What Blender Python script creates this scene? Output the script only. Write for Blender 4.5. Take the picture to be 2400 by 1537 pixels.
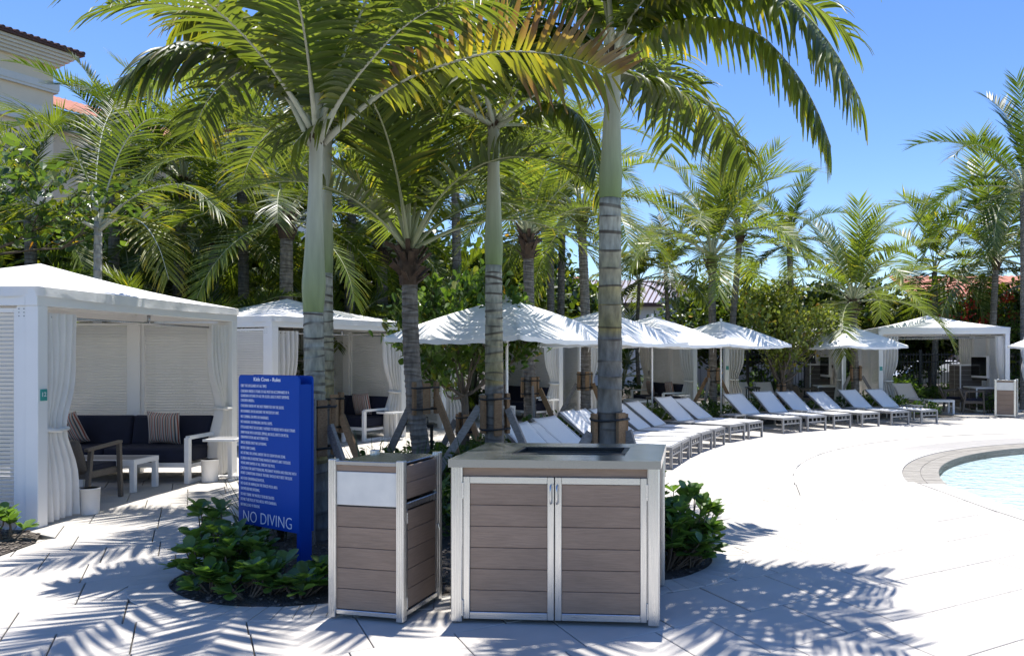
import bpy, bmesh, math, random
import numpy as np
from mathutils import Vector, Matrix, Quaternion
R = math.radians
for o in list(bpy.data.objects): bpy.data.objects.remove(o)
scn = bpy.context.scene
col = scn.collection
# ------------------------------------------------------------------ camera, sky, sun
FPX, CX, HY, EYE = 1800.0, 1500.0, 832.0, 1.7      # focal length, principal point and horizon, in photo pixels; eye height in metres
cam = bpy.data.cameras.new('camera'); camo = bpy.data.objects.new('camera', cam); col.objects.link(camo)
camo.location = (0, 0, EYE); camo.rotation_euler = (R(90), 0, 0)
cam.sensor_width = 36; cam.lens = 36 * FPX / 2400
cam.shift_x = (1200 - CX) / 2400; cam.shift_y = (HY - 768.5) / 2400
cam.clip_start = 0.05; cam.clip_end = 3000
scn.camera = camo
SUN_EL, SUN_AZ = 78.5, 0.0
w = bpy.data.worlds.new('World'); scn.world = w; w.use_nodes = True
nt = w.node_tree; bg = nt.nodes['Background']
sky = nt.nodes.new('ShaderNodeTexSky'); sky.sky_type = 'NISHITA'; sky.sun_disc = False
sky.sun_elevation = R(SUN_EL); sky.sun_rotation = R(SUN_AZ); sky.air_density = 1.0; sky.dust_density = 0.15; sky.ozone_density = 3.0
hs = nt.nodes.new('ShaderNodeHueSaturation'); hs.inputs['Saturation'].default_value = 1.22; hs.inputs['Hue'].default_value = .512; nt.links.new(sky.outputs[0], hs.inputs['Color'])
nt.links.new(hs.outputs[0], bg.inputs[0]); bg.inputs[1].default_value = 0.100
sl = bpy.data.lights.new('sun', 'SUN'); sl.energy = 4.0; sl.angle = R(0.55); sl.color = (1.0, 0.965, 0.91)
so = bpy.data.objects.new('sun', sl); col.objects.link(so); so.rotation_euler = (R(-(90 - SUN_EL)), 0, 0); so.location = (0, 10, 30)
scn.view_settings.view_transform = 'Standard'; scn.view_settings.look = 'None'
scn.view_settings.exposure = 1.1; scn.view_settings.gamma = 1
scn.render.engine = 'CYCLES'
scn.cycles.max_bounces = 8; scn.cycles.transparent_max_bounces = 8

# ------------------------------------------------------------------ helpers
def G(x, y):                       # a ground point measured in the photograph -> metres
    s = (y - HY) / EYE
    return Vector(((x - CX) / s, FPX / s, 0))
def P(x, y, Y):                    # a point measured in the photograph at distance Y
    s = FPX / Y
    return Vector(((x - CX) / s, Y, EYE - (y - HY) / s))
def tag(o, label, cat, group=None):
    o['label'] = label; o['category'] = cat
    if group: o['group'] = group
    return o
def struct(o): o['kind'] = 'structure'; return o
def stuff(o): o['kind'] = 'stuff'; return o
def thing(name, label, cat, loc=(0, 0, 0), rz=0, group=None):
    o = bpy.data.objects.new(name, None); col.objects.link(o)
    o.empty_display_size = .1
    o.location = loc; o.rotation_euler = (0, 0, rz)
    return tag(o, label, cat, group)
def obj(name, me, parent=None, loc=None, rot=None, scale=None):
    o = bpy.data.objects.new(name, me); col.objects.link(o)
    if parent is not None: o.parent = parent
    if loc is not None: o.location = loc
    if rot is not None: o.rotation_euler = rot
    if scale is not None: o.scale = scale
    return o
def copy_tree(o, parent=None):
    c = o.copy(); col.objects.link(c); c.parent = parent
    for ch in [k for k in o.children]: copy_tree(ch, c)
    return c
class MB:
    def __init__(s): s.v = []; s.f = []; s.m = []; s.c = None
    def box(s, c, d, rot=None, mi=0, ch=0.0):
        x, y, z = d[0] / 2, d[1] / 2, d[2] / 2; b = len(s.v); c = Vector(c)
        if ch <= 0:
            pts = [(-x, -y, -z), (x, -y, -z), (x, y, -z), (-x, y, -z), (-x, -y, z), (x, -y, z), (x, y, z), (-x, y, z)]
            fs = [(3, 2, 1, 0), (4, 5, 6, 7), (0, 1, 5, 4), (1, 2, 6, 5), (2, 3, 7, 6), (3, 0, 4, 7)]
        else:
            pts = []; idx = {}
            for sx in (-1, 1):
                for sy in (-1, 1):
                    for sz in (-1, 1):
                        for ax in range(3):
                            p = [sx * (x - ch), sy * (y - ch), sz * (z - ch)]
                            p[ax] = (sx * x, sy * y, sz * z)[ax]
                            idx[(sx, sy, sz, ax)] = len(pts); pts.append(tuple(p))
            fs = []
            for ax in range(3):
                a1, a2 = (ax + 1) % 3, (ax + 2) % 3
                for sg in (-1, 1):
                    q = []
                    for (u, w_) in ((-1, -1), (1, -1), (1, 1), (-1, 1)):
                        k = [0, 0, 0]; k[ax] = sg; k[a1] = u; k[a2] = w_; q.append(idx[(k[0], k[1], k[2], ax)])
                    fs.append(tuple(q if sg > 0 else q[::-1]))
            for ax in range(3):
                a1, a2 = (ax + 1) % 3, (ax + 2) % 3
                for u in (-1, 1):
                    for w_ in (-1, 1):
                        def K(sg, ax_):
                            k = [0, 0, 0]; k[ax] = sg; k[a1] = u; k[a2] = w_; return idx[(k[0], k[1], k[2], ax_)]
                        q = (K(-1, a1), K(1, a1), K(1, a2), K(-1, a2))
                        fs.append(q if u * w_ < 0 else q[::-1])
            for sx in (-1, 1):
                for sy in (-1, 1):
                    for sz in (-1, 1):
                        t = tuple(idx[(sx, sy, sz, a)] for a in range(3)); fs.append(t if sx * sy * sz > 0 else t[::-1])
        for p in pts:
            p = Vector(p)
            if rot is not None: p = rot @ p
            s.v.append(tuple(c + p))
        for f in fs: s.f.append(tuple(b + i for i in f)); s.m.append(mi)
        return s
    def bar(s, a, b_, w_, h_, mi=0, ch=0.0, up=(0, 0, 1)):       # box of section w x h from a to b
        a = Vector(a); b_ = Vector(b_); d = b_ - a; L = d.length; x = d.normalized(); u = Vector(up)
        if abs(x.dot(u)) > .98: u = Vector((0, 1, 0))
        y = u.cross(x).normalized(); z = x.cross(y)
        return s.box((a + b_) / 2, (L, w_, h_), Matrix((x, y, z)).transposed(), mi, ch)
    def tube(s, pts, rad, n=8, mi=0, cap=True):
        pts = [Vector(p) for p in pts]; b = len(s.v); k = len(pts)
        if not hasattr(rad, '__len__'): rad = [rad] * k
        ref = None
        for i, p in enumerate(pts):
            t = (pts[min(i + 1, k - 1)] - pts[max(i - 1, 0)]).normalized()
            if ref is None:
                ref = Vector((1, 0, 0)) if abs(t.x) < .8 else Vector((0, 1, 0))
            u = (ref - t * ref.dot(t)).normalized(); ref = u; w_ = t.cross(u)
            for j in range(n):
                a = 2 * math.pi * j / n
                s.v.append(tuple(p + (u * math.cos(a) + w_ * math.sin(a)) * rad[i]))
        for i in range(k - 1):
            for j in range(n):
                j2 = (j + 1) % n
                s.f.append((b + i * n + j, b + i * n + j2, b + (i + 1) * n + j2, b + (i + 1) * n + j)); s.m.append(mi)
        if cap:
            s.f.append(tuple(b + j for j in range(n))[::-1]); s.m.append(mi)
            s.f.append(tuple(b + (k - 1) * n + j for j in range(n))); s.m.append(mi)
        return s
    def lathe(s, prof, n=16, c=(0, 0, 0), mi=0):
        return s.tube([(c[0], c[1], c[2] + z) for r, z in prof], [r for r, z in prof], n, mi)
    def quad(s, a, b_, c, d, mi=0):
        k = len(s.v); s.v += [tuple(a), tuple(b_), tuple(c), tuple(d)]; s.f.append((k, k + 1, k + 2, k + 3)); s.m.append(mi); return s
    def prism(s, poly, z0, z1, mi=0):
        b = len(s.v); n = len(poly)
        for z in (z0, z1):
            for p in poly: s.v.append((p[0], p[1], z))
        s.f.append(tuple(range(b + n, b + 2 * n))); s.m.append(mi); s.f.append(tuple(range(b, b + n))[::-1]); s.m.append(mi)
        for i in range(n): s.f.append((b + i, b + (i + 1) % n, b + n + (i + 1) % n, b + n + i)); s.m.append(mi)
        return s
    def mesh(s, name, mats, smooth=False):
        me = bpy.data.meshes.new(name); me.from_pydata(s.v, [], s.f)
        for m in (mats if isinstance(mats, (list, tuple)) else [mats]): me.materials.append(m)
        if any(s.m): me.polygons.foreach_set('material_index', s.m)
        if smooth: me.polygons.foreach_set('use_smooth', [True] * len(me.polygons))
        if s.c is not None:
            at = me.color_attributes.new('Col', 'FLOAT_COLOR', 'POINT')
            at.data.foreach_set('color', np.asarray(s.c, dtype=np.float32).ravel())
        me.update(); return me
    def build(s, name, mats, parent=None, smooth=False, **k):
        return obj(name, s.mesh(name, mats, smooth), parent, **k)
def B1(name, c, d, m, parent, ch=0.0, rot=None): return MB().box(c, d, rot, 0, ch).build(name, m, parent)
def fill2d(loops):                    # flat sheet with holes from closed 2-D outlines
    cu = bpy.data.curves.new('outline', 'CURVE'); cu.dimensions = '2D'; cu.fill_mode = 'BOTH'
    for lp in loops:
        sp = cu.splines.new('POLY'); sp.points.add(len(lp) - 1); sp.use_cyclic_u = True
        for q, p in zip(sp.points, lp): q.co = (p[0], p[1], 0, 1)
    t = bpy.data.objects.new('outline', cu); col.objects.link(t)
    bpy.context.view_layer.update()
    me = bpy.data.meshes.new_from_object(t.evaluated_get(bpy.context.evaluated_depsgraph_get()))
    bpy.data.objects.remove(t); bpy.data.curves.remove(cu)
    me.materials.clear()
    return me
def smooth_path(pts, n):              # Catmull-Rom
    pts = [Vector(p) for p in pts]; q = [pts[0] * 2 - pts[1]] + pts + [pts[-1] * 2 - pts[-2]]; out = []
    m = len(pts) - 1
    for k in range(n):
        t = k / (n - 1) * m; i = min(int(t), m - 1); t -= i
        a, b, c, d = q[i:i + 4]
        out.append(.5 * ((2 * b) + (c - a) * t + (2 * a - 5 * b + 4 * c - d) * t * t + (3 * b - 3 * c + d - a) * t ** 3))
    return out

# ------------------------------------------------------------------ materials
MATS = {}
def nodes(name):
    m = bpy.data.materials.new(name); m.use_nodes = True; n = m.node_tree
    return m, n, n.nodes['Principled BSDF'], n.nodes['Material Output']
def mat(name, c, rough=.6, metal=0.0, var=.12, scale=6.0, stretch=(1, 1, 1), bump=0.0, bscale=None, c2=None, spec=.5, vcol=False, coord='Object', rvar=0.0, objvar=0.0, trans=0.0, tcol=None, detail=4.0, bdist=.01):
    m, n, p, out = nodes(name); N = n.nodes.new; L = n.links.new
    tc = N('ShaderNodeTexCoord'); mp = N('ShaderNodeMapping'); mp.inputs['Scale'].default_value = stretch
    L(tc.outputs[coord], mp.inputs[0])
    no = N('ShaderNodeTexNoise'); no.inputs['Scale'].default_value = scale; no.inputs['Detail'].default_value = detail; L(mp.outputs[0], no.inputs['Vector'])
    ramp = N('ShaderNodeMapRange'); ramp.inputs[1].default_value = .3; ramp.inputs[2].default_value = .7
    L(no.outputs[0], ramp.inputs[0])
    mx = N('ShaderNodeMix'); mx.data_type = 'RGBA'
    a = Vector(c[:3]); b = Vector(c2[:3]) if c2 else a * (1 - var)
    if vcol:
        at = N('ShaderNodeAttribute'); at.attribute_name = 'Col'
        mul = N('ShaderNodeMix'); mul.data_type = 'RGBA'; mul.blend_type = 'MULTIPLY'; mul.inputs[0].default_value = 1
        mx.inputs[6].default_value = (1, 1, 1, 1); mx.inputs[7].default_value = (1 - var, 1 - var, 1 - var, 1)
        L(ramp.outputs[0], mx.inputs[0]); L(mx.outputs[2], mul.inputs[6]); L(at.outputs[0], mul.inputs[7]); cs = mul.outputs[2]
    else:
        mx.inputs[6].default_value = (*a, 1); mx.inputs[7].default_value = (*b, 1)
        L(ramp.outputs[0], mx.inputs[0]); cs = mx.outputs[2]
    if objvar:
        oi = N('ShaderNodeObjectInfo'); mr = N('ShaderNodeMapRange'); mr.inputs[3].default_value = 1 - objvar; mr.inputs[4].default_value = 1 + objvar
        L(oi.outputs['Random'], mr.inputs[0]); sc = N('ShaderNodeVectorMath'); sc.operation = 'SCALE'
        L(cs, sc.inputs[0]); L(mr.outputs[0], sc.inputs['Scale']); cs = sc.outputs[0]
    L(cs, p.inputs['Base Color'])
    p.inputs['Roughness'].default_value = rough; p.inputs['Metallic'].default_value = metal; p.inputs['Specular IOR Level'].default_value = spec
    if rvar:
        r2 = N('ShaderNodeMapRange'); r2.inputs[1].default_value = .3; r2.inputs[2].default_value = .7; r2.inputs[3].default_value = rough - rvar; r2.inputs[4].default_value = rough + rvar
        L(no.outputs[0], r2.inputs[0]); L(r2.outputs[0], p.inputs['Roughness'])
    if bump:
        nb = no
        if bscale:
            nb = N('ShaderNodeTexNoise'); nb.inputs['Scale'].default_value = bscale; nb.inputs['Detail'].default_value = 3; L(mp.outputs[0], nb.inputs['Vector'])
        bp = N('ShaderNodeBump'); bp.inputs['Strength'].default_value = bump; bp.inputs['Distance'].default_value = bdist
        L(nb.outputs[0], bp.inputs['Height']); L(bp.outputs[0], p.inputs['Normal'])
    if trans:
        tr = N('ShaderNodeBsdfTranslucent'); ms = N('ShaderNodeMixShader'); ms.inputs[0].default_value = trans
        if tcol:
            tm = N('ShaderNodeVectorMath'); tm.operation = 'MULTIPLY'; tm.inputs[1].default_value = tcol
            L(cs, tm.inputs[0]); L(tm.outputs[0], tr.inputs[0])
        else: L(cs, tr.inputs[0])
        L(p.outputs[0], ms.inputs[1]); L(tr.outputs[0], ms.inputs[2]); L(ms.outputs[0], out.inputs[0])
    MATS[name] = m
    return m
M_paver = mat('paver_stone', (.51, .475, .425), .75, var=.10, scale=3, bump=.25, bscale=160, coord='Object', bdist=.004)
def add_specks(m, scale=70, thr=.09, col_=(.32, .31, .30, 1)):
    n = m.node_tree; N = n.nodes.new; L = n.links.new; p = n.nodes['Principled BSDF']
    src = p.inputs['Base Color'].links[0].from_socket
    tc = N('ShaderNodeTexCoord'); vo = N('ShaderNodeTexVoronoi'); vo.inputs['Scale'].default_value = scale; L(tc.outputs['Object'], vo.inputs['Vector'])
    lt = N('ShaderNodeMath'); lt.operation = 'LESS_THAN'; lt.inputs[1].default_value = thr; L(vo.outputs['Distance'], lt.inputs[0])
    no = N('ShaderNodeTexNoise'); no.inputs['Scale'].default_value = 23; L(tc.outputs['Object'], no.inputs['Vector'])
    gt = N('ShaderNodeMath'); gt.operation = 'GREATER_THAN'; gt.inputs[1].default_value = .55; L(no.outputs[0], gt.inputs[0])
    mu = N('ShaderNodeMath'); mu.operation = 'MULTIPLY'; L(lt.outputs[0], mu.inputs[0]); L(gt.outputs[0], mu.inputs[1])
    mx = N('ShaderNodeMix'); mx.data_type = 'RGBA'; L(mu.outputs[0], mx.inputs[0]); L(src, mx.inputs[6]); mx.inputs[7].default_value = col_
    L(mx.outputs[2], p.inputs['Base Color'])
add_specks(M_paver, 60, .12)
def island_var(m, amt, stain=.12):
    n = m.node_tree; N = n.nodes.new; L = n.links.new; p = n.nodes['Principled BSDF']; src = p.inputs['Base Color'].links[0].from_socket
    g = N('ShaderNodeNewGeometry'); mr = N('ShaderNodeMapRange'); mr.inputs[3].default_value = 1 - amt; mr.inputs[4].default_value = 1 + amt; L(g.outputs['Random Per Island'], mr.inputs[0])
    no = N('ShaderNodeTexNoise'); no.inputs['Scale'].default_value = .9; no.inputs['Detail'].default_value = 6; no.inputs['Roughness'].default_value = .65; L(g.outputs['Position'], no.inputs['Vector'])
    m2 = N('ShaderNodeMapRange'); m2.inputs[1].default_value = .35; m2.inputs[2].default_value = .7; m2.inputs[3].default_value = 1; m2.inputs[4].default_value = 1 - stain; L(no.outputs[0], m2.inputs[0])
    mu = N('ShaderNodeMath'); mu.operation = 'MULTIPLY'; L(mr.outputs[0], mu.inputs[0]); L(m2.outputs[0], mu.inputs[1])
    sc = N('ShaderNodeVectorMath'); sc.operation = 'SCALE'; L(src, sc.inputs[0]); L(mu.outputs[0], sc.inputs['Scale']); L(sc.outputs[0], p.inputs['Base Color'])
island_var(M_paver, .055, .14)
M_coping = mat('coping_stone', (.45, .425, .385), .75, var=.14, scale=9, bump=.2, bscale=150, objvar=.06, bdist=.004)
M_joint = mat('joint_sand', (.20, .19, .175), .9, var=.3, scale=20)
M_soil = mat('soil', (.055, .045, .036), .95, c2=(.11, .095, .08), scale=14, bump=1.0, bscale=60, bdist=.03)
M_ground = mat('grass_ground', (.05, .075, .025), .95, c2=(.03, .05, .015), scale=2)
M_tan = mat('tan_tile', (.31, .285, .245), .6, var=.22, scale=8, objvar=.08)
M_rib = mat('ribbed_deck', (.51, .48, .435), .7, var=.05, scale=5)
M_poolfloor = mat('pool_plaster', (.60, .675, .69), .6, var=.08, scale=3)
M_alu = mat('brushed_aluminium', (.70, .70, .69), .30, .95, var=.14, scale=8, stretch=(30, 30, .6), rvar=.06)
M_alu_h = mat('brushed_aluminium_rail', (.70, .70, .69), .30, .95, var=.14, scale=8, stretch=(.6, 30, 30), rvar=.06)
M_steel = mat('steel_sheet', (.43, .44, .455), .22, .95, var=.05, scale=5, rvar=.03, stretch=(.5, 14, 1))
M_zinc = mat('galvanised_panel', (.66, .66, .645), .5, .35, var=.08, scale=11, rvar=.06)
M_black = mat('black_plastic', (.012, .012, .013), .4, var=.2)
M_white = mat('white_powdercoat', (.81, .80, .785), .42, var=.04, scale=3)
M_louvre = mat('white_louvre', (.80, .79, .77), .45, var=.05, scale=4)
M_grey_frame = mat('grey_frame', (.30, .30, .305), .45, .3, var=.10, scale=5)
M_canvas = mat('white_canvas', (.84, .825, .80), .8, var=.04, scale=2.5, bump=.3, bscale=5, trans=.09, tcol=(1, .93, .84), bdist=.03)
M_curtain = mat('curtain_cloth', (.80, .78, .745), .85, var=.07, scale=4, trans=.12, tcol=(1, .97, .92), bump=.25, bscale=9, bdist=.03)
M_umb = mat('umbrella_cloth', (.88, .87, .845), .8, var=.03, scale=2, trans=.16, bump=.3, bscale=4, bdist=.03)
M_sling = mat('white_sling', (.88, .865, .84), .65, var=.05, scale=30, trans=.12)
M_navy = mat('navy_cushion', (.006, .009, .028), .85, var=.25, scale=9, bump=.15, bscale=300)
M_wicker = mat('brown_wicker', (.17, .14, .11), .6, c2=(.10, .08, .062), scale=60, stretch=(1, 1, 3), bump=.6, bscale=90)
M_bluesign = mat('blue_paint', (.003, .058, .36), .5, var=.06, scale=2, spec=.15)
M_lettering = mat('white_lettering', (.85, .86, .88), .5, var=.02)
M_teal = mat('teal_plate', (.02, .29, .26), .35, var=.06)
M_lumber = mat('weathered_lumber', (.30, .28, .26), .85, c2=(.19, .165, .145), scale=7, stretch=(1, 12, 12), bump=.4, objvar=.2)
M_lumber2 = mat('raw_lumber', (.30, .19, .10), .8, c2=(.20, .11, .055), scale=7, stretch=(1, 12, 12), bump=.3, objvar=.12)
M_strap = mat('black_strap', (.015, .015, .016), .6)
M_tv = mat('tv_glass', (.008, .008, .009), .12, var=.1)
M_water = None
def board_mat(name, c, c2):
    m, n, p, out = nodes(name); N = n.nodes.new; L = n.links.new
    tc = N('ShaderNodeTexCoord'); oi = N('ShaderNodeObjectInfo')
    ad = N('ShaderNodeVectorMath'); ad.operation = 'ADD'; sc = N('ShaderNodeVectorMath'); sc.operation = 'SCALE'; sc.inputs[0].default_value = (7, 3, 11)
    L(oi.outputs['Random'], sc.inputs['Scale']); L(tc.outputs['Object'], ad.inputs[0]); L(sc.outputs[0], ad.inputs[1])
    mp = N('ShaderNodeMapping'); mp.inputs['Scale'].default_value = (2.2, 2.2, 30); L(ad.outputs[0], mp.inputs[0])
    no = N('ShaderNodeTexNoise'); no.inputs['Scale'].default_value = 4; no.inputs['Detail'].default_value = 5; no.inputs['Distortion'].default_value = .6; L(mp.outputs[0], no.inputs['Vector'])
    mp2 = N('ShaderNodeMapping'); mp2.inputs['Scale'].default_value = (1, 1, 3); L(ad.outputs[0], mp2.inputs[0])
    n2 = N('ShaderNodeTexNoise'); n2.inputs['Scale'].default_value = 2.2; L(mp2.outputs[0], n2.inputs['Vector'])
    r = N('ShaderNodeMapRange'); r.inputs[1].default_value = .3; r.inputs[2].default_value = .7; L(no.outputs[0], r.inputs[0])
    mx = N('ShaderNodeMix'); mx.data_type = 'RGBA'; mx.inputs[6].default_value = (*c, 1); mx.inputs[7].default_value = (*c2, 1); L(r.outputs[0], mx.inputs[0])
    r2 = N('ShaderNodeMapRange'); r2.inputs[1].default_value = .3; r2.inputs[2].default_value = .7; r2.inputs[3].default_value = .9; r2.inputs[4].default_value = 1.1; L(n2.outputs[0], r2.inputs[0])
    s2 = N('ShaderNodeVectorMath'); s2.operation = 'SCALE'; L(mx.outputs[2], s2.inputs[0]); L(r2.outputs[0], s2.inputs['Scale'])
    L(s2.outputs[0], p.inputs['Base Color']); p.inputs['Roughness'].default_value = .62
    bp = N('ShaderNodeBump'); bp.inputs['Strength'].default_value = .5; bp.inputs['Distance'].default_value = .003; L(no.outputs[0], bp.inputs['Height']); L(bp.outputs[0], p.inputs['Normal'])
    return m
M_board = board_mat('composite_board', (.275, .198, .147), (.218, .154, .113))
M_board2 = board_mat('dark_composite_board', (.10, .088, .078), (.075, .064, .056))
def stripe_mat():
    m, n, p, out = nodes('striped_fabric'); N = n.nodes.new; L = n.links.new
    tc = N('ShaderNodeTexCoord'); sx = N('ShaderNodeSeparateXYZ'); L(tc.outputs['Object'], sx.inputs[0])
    mu = N('ShaderNodeMath'); mu.operation = 'MULTIPLY'; mu.inputs[1].default_value = 9.0; L(sx.outputs[0], mu.inputs[0])
    fr = N('ShaderNodeMath'); fr.operation = 'FRACT'; L(mu.outputs[0], fr.inputs[0])
    cr = N('ShaderNodeValToRGB'); cr.color_ramp.interpolation = 'CONSTANT'; e = cr.color_ramp.elements
    cols = [(.45, .40, .36), (.30, .08, .05), (.50, .46, .42), (.06, .08, .10), (.45, .28, .18), (.50, .47, .44), (.12, .18, .18), (.42, .14, .10), (.52, .49, .45), (.20, .16, .14)]
    e[0].color = (*cols[0], 1); e[1].position = .1; e[1].color = (*cols[1], 1)
    for i in range(2, 10): q = e.new(i / 10); q.color = (*cols[i], 1)
    L(fr.outputs[0], cr.inputs[0]); L(cr.outputs[0], p.inputs['Base Color']); p.inputs['Roughness'].default_value = .9
    return m
M_stripe = stripe_mat()
def leaf_mat(name, tr=.35, rough=.38, tcol=(3.3, 3.0, .9), var=.3, objvar=.18, spec=.5):
    return mat(name, (1, 1, 1), rough, var=var, scale=3, vcol=True, trans=tr, tcol=tcol, objvar=objvar, spec=spec)
M_frond = leaf_mat('palm_leaflet', .37, .40, spec=.4)
M_leaf = leaf_mat('broad_leaf', .28, .36)
M_clusia = mat('clusia_leaf', (.062, .12, .028), .36, c2=(.11, .185, .04), scale=3, trans=.25, tcol=(3.2, 3.2, 1.3), objvar=.35)
M_rachis = mat('palm_rachis', (.36, .36, .22), .5, c2=(.28, .30, .15), scale=5)
M_rachis_pale = mat('palm_petiole_pale', (.50, .50, .42), .5, c2=(.40, .42, .32), scale=5)
M_trunk = mat('palm_trunk', (1, 1, 1), .85, var=.5, scale=11, stretch=(2, 2, .7), detail=8, vcol=True, bump=.5, bscale=40, bdist=.01)
M_shaft = mat('palm_crownshaft', (1, 1, 1), .5, var=.24, scale=6, detail=8, stretch=(4, 4, .35), bump=.2, bscale=30, vcol=True)
M_bark = mat('bark', (.16, .13, .10), .9, c2=(.09, .07, .055), scale=14, stretch=(1, 1, .4), bump=.6)
M_fibre = mat('palm_fibre', (.10, .062, .04), .9, c2=(.05, .03, .02), scale=18, bump=.6)
M_stucco = mat('beige_stucco', (.84, .68, .48), .9, var=.06, scale=1.2, bump=.1, bscale=40)
M_trim = mat('cream_trim', (.72, .68, .60), .85, var=.05, scale=1.5)
M_tile = mat('clay_tile', (.42, .17, .11), .8, c2=(.30, .11, .07), scale=2.5)
M_darkedge = mat('dark_tile_edge', (.10, .05, .04), .8)
M_metalroof = mat('metal_roof', (.22, .21, .25), .5, .3, var=.08, scale=1)
M_pinkwall = mat('pink_stucco', (.44, .30, .24), .9, var=.08, scale=1)
M_glass = mat('dark_window', (.03, .035, .045), .1)
M_fence = mat('black_iron', (.012, .012, .013), .5)
M_flower = mat('red_flower', (.50, .04, .02), .6, c2=(.38, .02, .015), scale=4)
M_carpaint = mat('white_car_paint', (.70, .71, .73), .25)
M_rubber = mat('rubber', (.02, .02, .02), .8)
# ------------------------------------------------------------------ the setting
C = Vector((9.9, 9.85, 0))                  # centre of the loungers' curve
PC = Vector((9.5, 9.25, 0))                  # centre of the round pool end
def arc(c, r, a0, a1, n): return [(c[0] + r * math.cos(R(a0 + (a1 - a0) * i / (n - 1))), c[1] + r * math.sin(R(a0 + (a1 - a0) * i / (n - 1)))) for i in range(n)]
PIT_X, PIT_Y = 3.98, 10.1
a_edge = math.degrees(math.asin((PIT_Y - PC.y) / 6.0)); a_edge = 180 - a_edge
pool_outline = [(PIT_X, PIT_Y)] + [(PIT_X + .16, 8.45), (PIT_X + .5, 6.5), (PIT_X + 1.4, 4.0), (PIT_X + 3, 1.5), (9, -1), (16, -2), (22, 2), (24, 9), (20, 14)] + arc(PC, 5.5, 55, 180 - math.degrees(math.asin((PIT_Y - PC.y) / 5.5)), 40)
deck_pool = [(PIT_X - .30, PIT_Y), (PIT_X - .14, 8.45), (PIT_X + .2, 6.4), (PIT_X + 1.1, 3.8), (PIT_X + 2.8, 1.2), (9, -1.4), (16, -2.4), (22.4, 2), (24.4, 9), (20.4, 14.4)] + arc(PC, 7.5, 52, 180 - math.degrees(math.asin((PIT_Y - PC.y) / 7.5)), 48)
bed_outline = [(-3.55, 6.2), (-3.5, 5.72), (-3.25, 5.42), (-2.9, 5.22), (-2.49, 5.16), (-2.13, 5.23), (-1.3, 5.42), (-.5, 5.6), (.18, 5.77), (.45, 6.0), (.59, 6.31), (.56, 6.75), (.28, 7.3), (-.3, 8.0), (-1.0, 8.8), (-1.42, 9.4)] + arc(C, 11.45, 178, 96, 30) + arc(C, 13.6, 96, 190, 34) + [(-3.6, 6.9)]
side_bed = [(-9.6, 7.42), (-5.98, 7.42), (-5.66, 7.25), (-5.44, 6.9), (-5.40, 6.5), (-5.6, 6.05), (-6.4, 5.7), (-9.6, 5.4), (-11, 6.3), (-10.6, 7.3)]
outer_bed = [(C.x + 19.7 * math.cos(R(a)), C.y + 19.7 * math.sin(R(a))) for a in range(60, 196, 4)]

gm = MB().box((0, 300, -.75), (1800, 1600, .5)).build('ground', M_ground); struct(gm)
deck_rect = [(-18, -5), (26, -5), (26, 40), (-18, 40)]
me = fill2d([deck_rect, deck_pool]); me.materials.append(M_joint)
deck = obj('pool_deck', me, loc=(0, 0, -.036)); struct(deck)
MB().prism(deck_rect, -.45, -.27).build('deck_slab', M_joint, deck)

def inside(p, poly):
    x, y = p; r = False; j = len(poly) - 1
    for i in range(len(poly)):
        xi, yi = poly[i]; xj, yj = poly[j]
        if (yi > y) != (yj > y) and x < (xj - xi) * (y - yi) / (yj - yi) + xi: r = not r
        j = i
    return r
def clip_half(poly, q, nrm):          # keep the side that nrm points to
    out = []
    for i in range(len(poly)):
        a, b = poly[i], poly[(i + 1) % len(poly)]
        da = (a[0] - q[0]) * nrm[0] + (a[1] - q[1]) * nrm[1]; db = (b[0] - q[0]) * nrm[0] + (b[1] - q[1]) * nrm[1]
        if da >= 0: out.append(a)
        if (da >= 0) != (db >= 0):
            t = da / (da - db); out.append((a[0] + (b[0] - a[0]) * t, a[1] + (b[1] - a[1]) * t))
    return out
def nearest_edge(p, poly):
    best = None
    for i in range(len(poly)):
        a = Vector(poly[i]); b = Vector(poly[(i + 1) % len(poly)]); ab = b - a
        t = max(0, min(1, (Vector(p) - a).dot(ab) / max(ab.length_squared, 1e-9))); q = a + ab * t
        d = (Vector(p) - q).length
        if best is None or d < best[0]: best = (d, q, ab)
    return best
def offset(poly, d):                   # outward offset of a closed outline
    n = len(poly); out = []
    ar = sum(poly[i][0] * poly[(i + 1) % n][1] - poly[(i + 1) % n][0] * poly[i][1] for i in range(n))
    sg = 1 if ar > 0 else -1
    for i in range(n):
        a, b, c = Vector(poly[i - 1]), Vector(poly[i]), Vector(poly[(i + 1) % n])
        t = ((b - a).normalized() + (c - b).normalized()).normalized()
        out.append((b.x + sg * t.y * d, b.y - sg * t.x * d))
    return out
COPW = .27
bed_ring = offset(bed_outline, COPW)
holes = [deck_pool, bed_ring, side_bed]
def pv(poly, z0, z1, ch=.004):         # one paver: top, chamfer, sides
    n = len(poly); cx = sum(p[0] for p in poly) / n; cy = sum(p[1] for p in poly) / n
    v = []; f = []
    for p in poly:
        dx, dy = p[0] - cx, p[1] - cy; l = math.hypot(dx, dy) or 1; k = max(0, (l - ch * 1.6) / l)
        v += [(dx, dy, z0), (dx, dy, z1 - ch), (dx * k, dy * k, z1)]
    f.append(tuple(3 * i + 2 for i in range(n)))
    for i in range(n):
        j = (i + 1) % n
        f.append((3 * i, 3 * j, 3 * j + 1, 3 * i + 1)); f.append((3 * i + 1, 3 * j + 1, 3 * j + 2, 3 * i + 2))
    return v, f, (cx, cy)
rng = random.Random(3)
th = R(30.3); U = (math.cos(th), math.sin(th)); V = (math.sin(th), -math.cos(th))
PL, JT = .605, .008
near = []; far = MB()
plain_mesh = {}
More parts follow.
